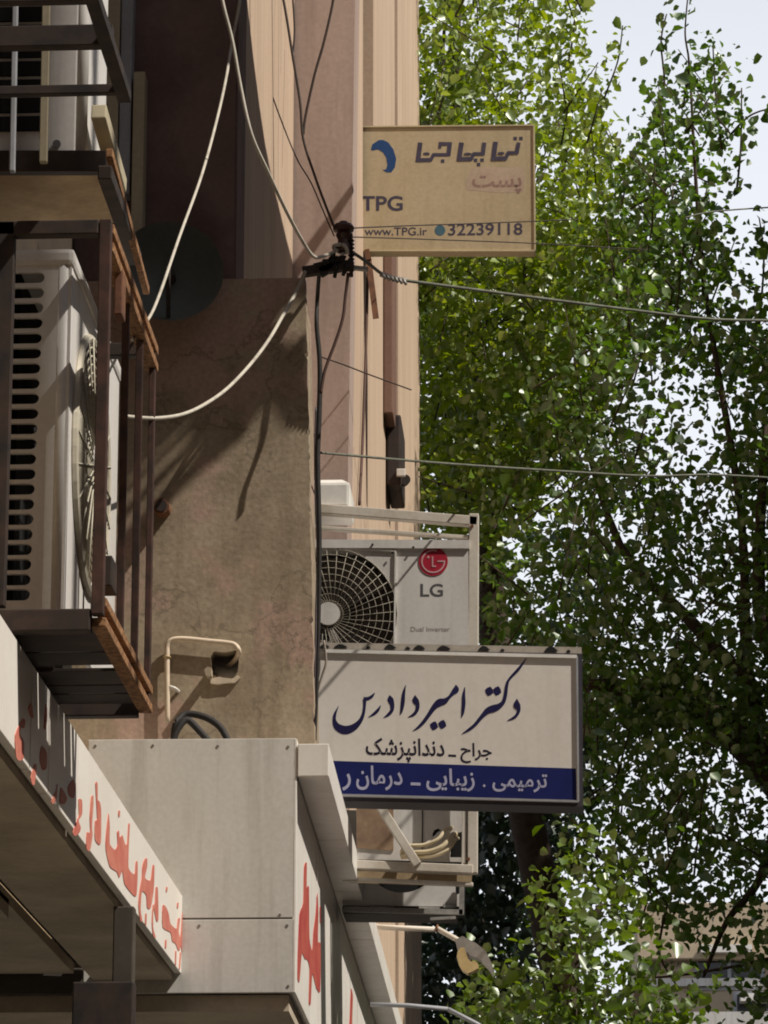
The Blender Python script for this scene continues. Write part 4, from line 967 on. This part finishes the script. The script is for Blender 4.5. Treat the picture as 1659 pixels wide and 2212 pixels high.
cable([PY(x, y, 12.2) for x, y in ((600, -60), (616, 20), (632, 120), (648, 220), (655, 300), (680, 380), (702, 440), (722, 490), (738, 520))], 0.0048, dk, 'thick dark cable down the pilaster from the top edge to the insulator')
cable([PY(x, y, 12.4) for x, y in ((728, -60), (718, 10), (700, 90), (680, 160), (660, 250), (655, 290))], 0.005, dk, 'dark cable crossing the pilaster from its upper right')
cable([PY(x, y, 12.3) for x, y in ((628, -60), (634, 20), (636, 70), (632, 120))], 0.0035, dk, 'short thin dark wire at the top edge beside the pilaster')
cable([PY(x, y, 12.0) for x, y in ((550, 80), (570, 150), (600, 240), (640, 340), (672, 395), (700, 460), (722, 510))], 0.0025, dk, 'very thin dark wire across the lit strip of wall')
Yk = YA + 0.10
cable([fi(690, 585)] + [PY(x, y, Yk) for x, y in ((686, 640), (684, 700), (690, 770), (691, 830), (689, 900), (686, 990), (688, 1080), (690, 1180), (689, 1300), (687, 1400), (684, 1500), (680, 1600))], [0.006, 0.0075, 0.0085, 0.008, 0.006, 0.005], black_rubber, 'thick black cable hanging down the corner of the grey wall')
cable([PY(x, y, Yk + 0.02) for x, y in ((683, 880), (681, 980), (682, 1080), (686, 1190), (683, 1330), (680, 1480), (676, 1600))], 0.004, mat('grey_cable', (0.13, 0.12, 0.14), rough=0.5), 'thinner grey cable running beside the black corner cable')
cable([fi(752, 590)] + [PY(x, y, YI) for x, y in ((746, 640), (740, 690), (722, 745), (702, 800), (693, 850))], 0.005, brown_dark, 'brown lead curving from the insulator back to the corner cable')
cable([fi(762, 545), PY(795, 568, YI), PY(826, 592, YI), PY(860, 603, YI), PY(900, 609, YI + 0.05), PY(1050, 629, YI + 0.3), PY(1250, 655, YI + 0.7), PY(1400, 674, YI + 1.0), PY(1530, 689, YI + 1.2), PY(1640, 692, YI + 1.4), PY(1800, 692, YI + 1.8)], 0.0052, cable_green, 'upper service line stretched from the bracket across the trees')
g = G(); g.tube([PY(822, 592, YI - 0.01), PY(850, 602, YI - 0.012), PY(878, 606, YI)], 0.0085, 8)
for k in range(6): g.tube([PY(826 + k * 9, 590 + k * 2.5, YI - 0.015), PY(832 + k * 9, 602 + k * 2.5, YI - 0.02)], 0.005, 6, 0)
tag(g.build('cable_clamp', alu), 'grey twisted clamp on the upper service line near the wall', 'clamp')
cable([PY(694, 978, YA + 0.1), PY(760, 984, 11.2), PY(850, 992, 11.5), PY(1000, 1004, 12), PY(1200, 1017, 12.6), PY(1400, 1028, 13), PY(1560, 1026, 13.3), PY(1800, 1042, 13.8)], 0.0042, cable_green, 'lower service line stretched level with the middle of the trees')
cable([PY(690, 770, 11.6), PY(740, 787, 11.8), PY(800, 810, 12.1), PY(888, 842, 12.6)], 0.0026, dk, 'thin dark wire slanting across the pale facade')
cable([PY(755, 493, YI + 0.2), PY(800, 491, 11.5), PY(900, 487, 12.4), PY(1050, 482, 13.0), PY(1250, 474, 14)], 0.0024, dk, 'thin upper wire crossing in front of the yellowed sign')
cable([PY(760, 512, YI + 0.2), PY(830, 514, 11.5), PY(950, 518, 12.4), PY(1160, 526, 13.2), PY(1400, 540, 14)], 0.0022, dk, 'thin lower wire crossing in front of the yellowed sign')
cable([PX(795, 545, XF + 0.012), PX(792, 700, XF + 0.012), PX(787, 850, XF + 0.012), PX(783, 960, XF + 0.012), PX(776, 1090, XF + 0.012)], 0.006, brown_dark, 'brown wire fixed down the pale facade beside the strap')
cable([PY(1480, 470, 17), PY(1560, 455, 17.2), PY(1800, 440, 17.8)], 0.004, cable_green, 'thin distant wire against the sky at the right edge')

# ------------------------------------------------------------------ street lamps
YQ = 14.2
fq = lambda x, y: PY(x, y, YQ)
lm = thing('street_lamp', 'pale lamp arm with broken hanging cover beside the lowest unit', 'street lamp', fq(820, 2000))
g = G(); g.tube([PX(800, 1998, XF) + Vector((0, 0, 0)), fq(820, 2003), fq(943, 2008)], 0.0105, 10, 0); g.build('arm', old_white, lm)
g = G(); g.tube([fq(943, 2005), fq(1000, 2037), fq(1048, 2068)], 0.0105, 10, 0); g.build('arm', old_white, lm)
g = G(); g.ring(fq(944, 2005.5), (1, 0, -0.2), 0.0125, 0.004); g.build('collar', rust, lm)
g = G(); g.poly([fq(x, y) + Vector((0, -0.05, 0)) for x, y in ((984, 2034), (1000, 2026), (1030, 2042), (1050, 2058), (1064, 2088), (1066, 2110), (1058, 2096), (1040, 2076), (1012, 2066), (988, 2050))], (0, 0.1, 0)); g.build('head', alu, lm)
g = G(); g.poly([fq(x, y) + Vector((0, -0.19, 0)) for x, y in ((992, 2070), (998, 2062), (1006, 2062), (1010, 2074), (1014, 2086), (1020, 2092), (1028, 2090), (1035, 2096), (1036, 2106), (1026, 2112), (1014, 2117), (1002, 2110), (994, 2096), (990, 2082))], (0, 0.07, 0)); g.build('lamp_cover', cream_glass, lm)
g = G(); g.tube([fq(1008, 2056), fq(1012, 2070) + Vector((0, -0.08, 0)), fq(1018, 2090) + Vector((0, -0.16, 0))], 0.006, 8); g.build('socket', black_iron, lm)
l2 = thing('street_lamp', 'second lamp arm bending down at the bottom edge', 'street lamp', fq(880, 2172))
YQ2 = 13.6
f22 = lambda x, y: PY(x, y, YQ2)
g = G(); g.tube([f22(800, 2170), f22(880, 2172), f22(968, 2180)], 0.0085, 10, 0); g.build('arm', grey_duct, l2)
g = G(); g.tube([f22(968, 2180), f22(1030, 2212), f22(1090, 2250)], 0.0085, 10, 0); g.build('arm', grey_duct, l2)
g = G(); g.poly([f22(x, y) + Vector((0, -0.04, 0)) for x, y in ((1070, 2236), (1130, 2262), (1150, 2300), (1090, 2270))], (0, 0.08, 0)); g.build('head', alu, l2)

# ------------------------------------------------------------------ distant building
YG = 58
fg = lambda x, y: PY(x, y, YG)
bb = thing('apartment_building', 'distant beige flat-roofed building seen through the trees at lower right', 'building', (fg(1500, 2200).x, YG, 0))
ztb = fg(1500, 1955).z
g = G(); g.box(fg(1395, 2000).x, fg(1395, 2000).x + 22, YG, YG + 12, 0, ztb - 0.9); g.build('wall', far_wall, bb)
g = G(); g.box(fg(1395, 2000).x - 0.15, fg(1395, 2000).x + 22.2, YG - 0.25, YG + 12.2, ztb - 0.898, ztb, 0.02); g.build('parapet', mat('parapet', (0.46, 0.37, 0.26), rough=0.9), bb)
for k, py in enumerate((2065, 2170)):
    zz = fg(1500, py).z
    g = G(); g.box(fg(1400, 2000).x, fg(1395, 2000).x + 21.8, YG - 0.12, YG - 0.002, zz + 0.28, zz + 0.4); g.build('sill_band', panel_white, bb)
    for m_ in range(7):
        x0 = fg(1500, 2100).x + m_ * 2.0 + (0.6 if k else 0)
        g = G(); g.box(x0, x0 + 1.1, YG - 0.03, YG - 0.002, zz - 0.55, zz + 0.2); wf = g.build('window', grey_duct, bb)
        g = G(); g.box(x0 + 0.06, x0 + 0.52, YG - 0.034, YG - 0.031, zz - 0.5, zz + 0.15); g.box(x0 + 0.58, x0 + 1.04, YG - 0.034, YG - 0.031, zz - 0.5, zz + 0.15); g.build('pane', glass, wf)
        g = G(); g.box(x0 + 0.1, x0 + 0.9, YG - 0.4, YG - 0.036, zz - 0.0, zz + 0.12); g.build('shade', white_metal, wf)
fw2 = thing('garden_wall', 'pale low wall in front of the distant beige building', 'wall', (fg(1500, 2200).x, YG - 8, 0))
zz = PY(1500, 2192, YG - 8).z
g = G(); g.box(PY(1420, 2190, YG - 8).x, PY(1420, 2190, YG - 8).x + 16, YG - 8.3, YG - 8, 0, zz); g.build('wall', panel_white, fw2)

# ------------------------------------------------------------------ trees
def in_poly(x, y, P):
    c_ = False; j_ = len(P) - 1
    for i_ in range(len(P)):
        xi, yi = P[i_]; xj, yj = P[j_]
        if (yi > y) != (yj > y) and x < (xj - xi) * (y - yi) / (yj - yi) + xi: c_ = not c_
        j_ = i_
    return c_
def leaves_mesh(name, cen, size, m, parent, seed, up=0.35):
    """one mesh of folded leaf blades around the given centres"""
    r = np.random.default_rng(seed)
    n = len(cen); cen = np.asarray(cen) - np.array(root_loc(parent))
    a = r.normal(size=(n, 3)); a[:, 2] -= 0.35
    a /= np.linalg.norm(a, axis=1)[:, None]
    nn = r.normal(size=(n, 3)); nn[:, 2] = np.abs(nn[:, 2]) + up
    b = np.cross(nn, a); b /= np.linalg.norm(b, axis=1)[:, None] + 1e-9
    nn = np.cross(a, b)
    L = size * np.clip(r.lognormal(-0.05, 0.33, n), 0.4, 1.9); Wd = L * r.uniform(0.32, 0.48, n)
    base = cen - a * (L / 2)[:, None]; tip = cen + a * (L / 2)[:, None] - nn * (L * 0.14)[:, None]
    m0 = cen - a * (L * 0.18)[:, None]; m1 = cen + a * (L * 0.16)[:, None] - nn * (L * 0.03)[:, None]
    lift = nn * (L * 0.12)[:, None]; w0 = b * (Wd * 0.95)[:, None]; w1 = b * (Wd * 0.80)[:, None]
    K = 6
    v = np.empty((n * K, 3)); v[0::K] = base; v[1::K] = m0 + w0 + lift; v[2::K] = m1 + w1 + lift * 0.8; v[3::K] = tip; v[4::K] = m1 - w1 + lift * 0.8; v[5::K] = m0 - w0 + lift
    idx = np.arange(n) * K
    tri = np.empty((n * 4, 3), dtype=np.int32)
    tri[0::4] = np.stack([idx, idx + 2, idx + 1], 1); tri[1::4] = np.stack([idx, idx + 3, idx + 2], 1)
    tri[2::4] = np.stack([idx, idx + 4, idx + 3], 1); tri[3::4] = np.stack([idx, idx + 5, idx + 4], 1)
    me = bpy.data.meshes.new(name)
    me.vertices.add(n * 6); me.vertices.foreach_set('co', v.ravel())
    me.loops.add(n * 12); me.loops.foreach_set('vertex_index', tri.ravel())
    me.polygons.add(n * 4); me.polygons.foreach_set('loop_start', np.arange(n * 4, dtype=np.int32) * 3)
    me.polygons.foreach_set('loop_total', np.full(n * 4, 3, dtype=np.int32))
    me.update(); me.validate()
    me.materials.append(m)
    o = bpy.data.objects.new(name, me); C.objects.link(o); o.parent = parent
    o['kind'] = 'stuff'
    return o
def region_shoots(P, Y0, Y1, n, seed, gap=0.0, gscale=90.0, length=(0.25, 0.55), per=14, spread=0.07):
    """shoots of leaves filling a part of the crown; gaps follow a noise field in space"""
    r = random.Random(seed)
    xs = [p[0] for p in P]; ys = [p[1] for p in P]
    cen = []; tw = []; k = 0; tries = 0
    while k < n and tries < n * 40:
        tries += 1
        x = r.uniform(min(xs), max(xs)); y = r.uniform(min(ys), max(ys))
        if not in_poly(x, y, P): continue
        Y = r.uniform(Y0, Y1)
        p = PY(x, y, Y)
        if gap > -1 and noise.noise(Vector((p.x * 2.6 + seed, p.y * 0.55, p.z * 2.6))) < gap: continue
        k += 1
        d = Vector((r.gauss(0, 0.45), r.gauss(0, 0.45), r.uniform(0.3, 1))).normalized()
        Ln = r.uniform(*length)
        tw.append((p - d * Ln * 0.5, p + d * Ln * 0.5))
        for q in range(per):
            t = (q + r.random()) / per - 0.5
            cen.append(p + d * Ln * t + Vector((r.gauss(0, spread), r.gauss(0, spread), r.gauss(0, spread))))
    return cen, tw
def shoot(path, Y, n, seed, spread=0.035):
    r = random.Random(seed)
    P_ = catmull([PY(x, y, Y) for x, y in path], 10); cen = []
    for q in range(n):
        t = r.random() * (len(P_) - 1); i_ = int(t); p = P_[i_].lerp(P_[min(i_ + 1, len(P_) - 1)], t - i_)
        cen.append(p + Vector((r.gauss(0, spread), r.gauss(0, spread * 2), r.gauss(0, spread))))
    return cen, P_

lm1 = leaf_mat('leaf_bright', [(0.11, 0.18, 0.012), (0.165, 0.25, 0.016), (0.22, 0.30, 0.028), (0.205, 0.26, 0.075)], 0.5)
lm2 = leaf_mat('leaf_mid', [(0.045, 0.105, 0.013), (0.07, 0.145, 0.018), (0.10, 0.18, 0.028)], 0.48)
lm4 = leaf_mat('leaf_lime', [(0.05, 0.10, 0.01), (0.08, 0.15, 0.012), (0.13, 0.21, 0.02), (0.10, 0.16, 0.04)], 0.45)
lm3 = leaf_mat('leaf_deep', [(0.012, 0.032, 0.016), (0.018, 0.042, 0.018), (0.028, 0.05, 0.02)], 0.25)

def tree(name, label, base, limbs, crowns, trunk_r):
    t = thing('tree', label, 'tree', base, group=None)
    g = G(); g.tube(limbs[0][0], limbs[0][1], 10); tr = g.build('trunk', bark, t)
    for pts, rr in limbs[1:]:
        g = G(); g.tube(pts, rr, 7); g.build('limb', bark, t)
    return t

# left bright tree: trunk stands at the kerb behind the facade, crown fills the upper left of the foliage
t1 = tree('tree', 'tall bright green tree rising behind the yellowed sign', (0.2, 21.5, 0), [
    ([(0.25, 21.5, 0), (0.2, 21.5, 3), PY(1085, 1500, 21.5), PY(1060, 1180, 21.4), PY(1010, 700, 21.3), PY(985, 300, 21.2), PY(990, -80, 21.2)], [0.13, 0.11, 0.08, 0.05, 0.018]),
    ([PY(1060, 1150, 21.4), PY(990, 1050, 21.2), PY(930, 1060, 21), PY(880, 1085, 20.9)], [0.04, 0.03, 0.02]),
    ([PY(1062, 1180, 21.4), PY(1100, 900, 21.6), PY(1140, 600, 21.6), PY(1150, 300, 21.6)], [0.05, 0.035, 0.012]),
    ([PY(1020, 800, 21.3), PY(950, 600, 21.0), PY(945, 300, 20.8), PY(960, 60, 20.7)], [0.035, 0.025, 0.01]),
    ([PY(1120, 760, 21.6), PY(1200, 480, 21.8), PY(1235, 200, 21.8)], [0.03, 0.02, 0.008])], None, 0.13)
P1 = [(880, 1120), (880, 560), (890, 140), (915, 40), (930, -120), (1230, -120), (1240, 10), (1225, 110), (1260, 190), (1330, 260), (1345, 330), (1330, 420), (1390, 520), (1360, 700), (1290, 900), (1120, 1100), (1000, 1180)]
c1, tw1 = region_shoots(P1, 19.4, 22.6, 640, 11, gap=-0.06, per=22, spread=0.065)
P1b = [(880, 1150), (880, 520), (1180, 420), (1330, 470), (1340, 700), (1250, 950), (1060, 1150)]
c1b, _ = region_shoots(P1b, 19.6, 22.8, 430, 12, gap=-0.1, per=22, spread=0.07)
for path, n, sd in (([(1290, 260), (1310, 200), (1335, 130), (1345, 55)], 60, 1), ([(1225, 150), (1240, 60), (1245, -40)], 60, 2)):
    cc_, pth = shoot(path, 21.5, n, sd); c1 += cc_
    g = G(); g.tube(pth, [0.008, 0.004], 5, 0); g.build('twig', bark, t1)
leaves_mesh('crown', c1 + c1b, 0.050, lm1, t1, 5)
g = G()
for a, b in tw1[::3]: g.tube([a, b], [0.006, 0.003], 4, 0)
g.build('twigs', bark, t1, kind='stuff')

# right tree: broad dark crown with light showing through
t2 = tree('tree', 'broad dark tree filling the right edge with sky showing through', (1.75, 19.2, 0), [
    ([(1.8, 19.2, 0), (1.75, 19.2, 3.2), (1.6, 19.2, 5.0), PY(1640, 1560, 19.2), PY(1600, 1100, 19.3), PY(1520, 600, 19.4), PY(1490, 150, 19.4)], [0.2, 0.18, 0.12, 0.035, 0.022, 0.014, 0.006]),
    ([PY(1700, 1700, 19.2), PY(1560, 1560, 19.1), PY(1420, 1500, 19.0), PY(1270, 1478, 18.9)], [0.12, 0.09, 0.065, 0.03]),
    ([PY(1640, 1500, 19.2), PY(1480, 1330, 19.4), PY(1340, 1180, 19.6), PY(1250, 900, 19.8)], [0.045, 0.03, 0.012]),
    ([PY(1690, 1720, 19.2), PY(1640, 1900, 19.0), PY(1570, 1990, 18.8), PY(1520, 2110, 18.6)], [0.03, 0.02, 0.008]),
    ([PY(1700, 1480, 19.2), PY(1640, 1300, 19.2), PY(1655, 900, 19.1)], [0.06, 0.04, 0.015]),
    ([PY(1440, 1960, 18.7), PY(1425, 2060, 18.6), PY(1470, 2140, 18.6)], [0.008, 0.006, 0.004]),
    ([PY(1380, 2112, 18.7), PY(1460, 2108, 18.6), PY(1600, 2085, 18.6), PY(1700, 2060, 18.7)], [0.004, 0.007, 0.01])], None, 0.2)
P2a = [(1330, 420), (1390, 330), (1410, 250), (1470, 180), (1545, 120), (1570, 300), (1560, 520), (1580, 640), (1480, 760), (1400, 800), (1300, 700)]
P2b = [(1060, 1120), (1240, 720), (1420, 620), (1560, 640), (1600, 720), (1720, 640), (1720, 1480), (1300, 1480), (1050, 1420), (1020, 1250)]
P2c = [(1250, 1440), (1720, 1440), (1720, 1960), (1500, 1960), (1420, 1990), (1260, 1900)]
c2, tw2 = region_shoots(P2a, 18.4, 20.6, 150, 21, gap=-0.08, per=20, spread=0.06)
c2b, tb = region_shoots(P2b, 17.6, 20.8, 430, 22, gap=-0.10, per=19, spread=0.10)
c2c, tc = region_shoots(P2c, 17.6, 20.4, 190, 23, gap=-0.08, per=18, spread=0.10)
P2d = [(1600, 560), (1720, 480), (1720, 2000), (1640, 1700)]
c2d, _ = region_shoots(P2d, 18, 20, 90, 24, gap=0.0, per=15, spread=0.06)
P2e = [(1450, 1940), (1720, 1940), (1720, 2212), (1610, 2212), (1570, 2080), (1480, 2020)]
c2e, _ = region_shoots(P2e, 18.2, 19.4, 42, 25, gap=-0.1, per=13, spread=0.06)
P2f = [(1240, 1400), (1480, 1430), (1720, 1520), (1720, 1690), (1500, 1600), (1270, 1545)]
c2f, _ = region_shoots(P2f, 18.2, 19.8, 110, 26, gap=-1, per=16, spread=0.06)
c2e += c2f
for path, n, sd in (([(1420, 260), (1435, 180), (1428, 90), (1440, 30)], 46, 3), ([(1475, 230), (1488, 140), (1480, 70), (1487, -20)], 46, 4), ([(1560, 330), (1548, 230), (1540, 100)], 60, 5), ([(1590, 420), (1600, 320), (1602, 190)], 34, 6), ([(1640, 700), (1650, 560), (1640, 470)], 60, 8), ([(1570, 300), (1620, 250), (1680, 230)], 26, 9)):
    cc_, pth = shoot(path, 19.2, n, sd); c2 += cc_
    g = G(); g.tube(pth, [0.008, 0.004], 5, 0); g.build('twig', bark, t2)
leaves_mesh('crown', c2 + c2b, 0.047, lm2, t2, 6)
leaves_mesh('lower_crown', c2c + c2d + c2e, 0.047, lm2, t2, 7)
# the rest of the crown, right of and above the frame edge
r = random.Random(3)
cs = []
while len(cs) < 15000:
    p = Vector((r.uniform(1.3, 4.6), r.uniform(15.8, 22), r.uniform(4.4, 10.6)))
    e_ = ((p.x - 2.6) / 2.0) ** 2 + ((p.y - 19.0) / 3.0) ** 2 + ((p.z - 7.2) / 2.7) ** 2
    if e_ < 1 and noise.noise(p * 1.1) > -0.18: cs.append(p)
leaves_mesh('outer_crown', cs, 0.13, lm2, t2, 8)
g = G()
for a, b in (tw2 + tb + tc)[::3]: g.tube([a, b], [0.006, 0.003], 4, 0)
g.build('twigs', bark, t2, kind='stuff')

# low bright young tree in front of the distant building
t3 = tree('tree', 'young lime green tree low at the bottom right of centre', (0.1, 16.6, 0), [
    ([(0.1, 16.6, 0), (0.1, 16.6, 2.8), PY(1230, 2212, 16.6), PY(1250, 2050, 16.6), PY(1300, 1950, 16.6)], [0.06, 0.05, 0.03, 0.01])], None, 0.06)
P3 = [(1000, 2300), (1030, 2160), (1080, 2020), (1130, 1900), (1240, 1850), (1330, 1900), (1400, 1950), (1380, 2050), (1450, 2110), (1500, 2212), (1480, 2300)]
c3_, tw3 = region_shoots(P3, 15.9, 17.3, 150, 31, gap=0.03, per=18, spread=0.055)
leaves_mesh('crown', c3_, 0.047, lm4, t3, 9)
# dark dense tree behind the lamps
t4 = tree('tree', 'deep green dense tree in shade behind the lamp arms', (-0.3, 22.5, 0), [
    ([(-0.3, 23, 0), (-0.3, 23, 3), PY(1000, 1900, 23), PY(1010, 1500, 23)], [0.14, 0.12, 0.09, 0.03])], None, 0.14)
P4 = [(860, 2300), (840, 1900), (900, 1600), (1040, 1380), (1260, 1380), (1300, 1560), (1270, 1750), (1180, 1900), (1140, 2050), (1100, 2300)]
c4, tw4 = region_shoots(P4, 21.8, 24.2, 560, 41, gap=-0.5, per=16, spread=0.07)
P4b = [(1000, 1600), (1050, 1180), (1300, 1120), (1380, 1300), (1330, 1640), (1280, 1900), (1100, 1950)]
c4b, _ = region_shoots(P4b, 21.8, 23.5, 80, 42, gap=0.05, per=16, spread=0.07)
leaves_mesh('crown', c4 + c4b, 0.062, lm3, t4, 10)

# ------------------------------------------------------------------ the other side of the street (out of the picture, it closes the street)
ob = thing('street_block', 'brown brick block across the street', 'building', (13, 10, 0))
g = G(); g.box(11.5, 22, -14, 44, 0, 15.2); g.build('wall', far_wall2, ob)
ob2 = thing('street_block', 'brown brick block closing the street behind the viewer', 'building', (0, -16, 0))
g = G(); g.box(-14, 11.4, -24, -6, 0, 19); g.build('wall', far_wall2, ob2)

# unseen panel on a pole, added to shade the two left units' near ends
bn = thing('added_shade_panel', 'unseen tall dark panel added to shade the units at left', 'shade_panel', (2.9, 6.0, 0))
tb_ = (ya0 - 6.0) / 0.4
bx0, bx1 = -1.28 + tb_, XAC - 0.012 + tb_
bz0, bz1 = zab - 0.12 + 1.4 * tb_, zbt + 0.7 + 1.4 * tb_
g = G(); g.box(bx0, bx1, 5.995, 6.005, bz0, bz1); g.build('caster_panel', shade_cloth_m, bn)
g = G(); g.tube([(bx1 + 0.4, 6.02, 0), (bx1 + 0.4, 6.02, bz1 + 0.3)], 0.04); g.build('pole', black_iron, bn)
for z_ in (bz0, bz1):
    g = G(); g.bar((bx0, 6.0, z_), (bx1 + 0.4, 6.0, z_), 0.02, 0.02); g.build('arm', black_iron, bn)

GROUPS = {'air_conditioner': 'air conditioner units on the facades', 'ac_rack': 'racks carrying the air conditioners', 'cable_duct': 'vertical ducts on the shaded wall',
          'cable': 'cables and wires strung along the street', 'street_lamp': 'lamp arms on the facade', 'tree': 'street trees behind the signs', 'shop_sign': 'white shop signs along the facade',
          'street_block': 'blocks around the street'}
for o in S.objects:
    if o.parent is None and o.get('category') and o.name.split('.')[0] in GROUPS: o['group'] = GROUPS[o.name.split('.')[0]]
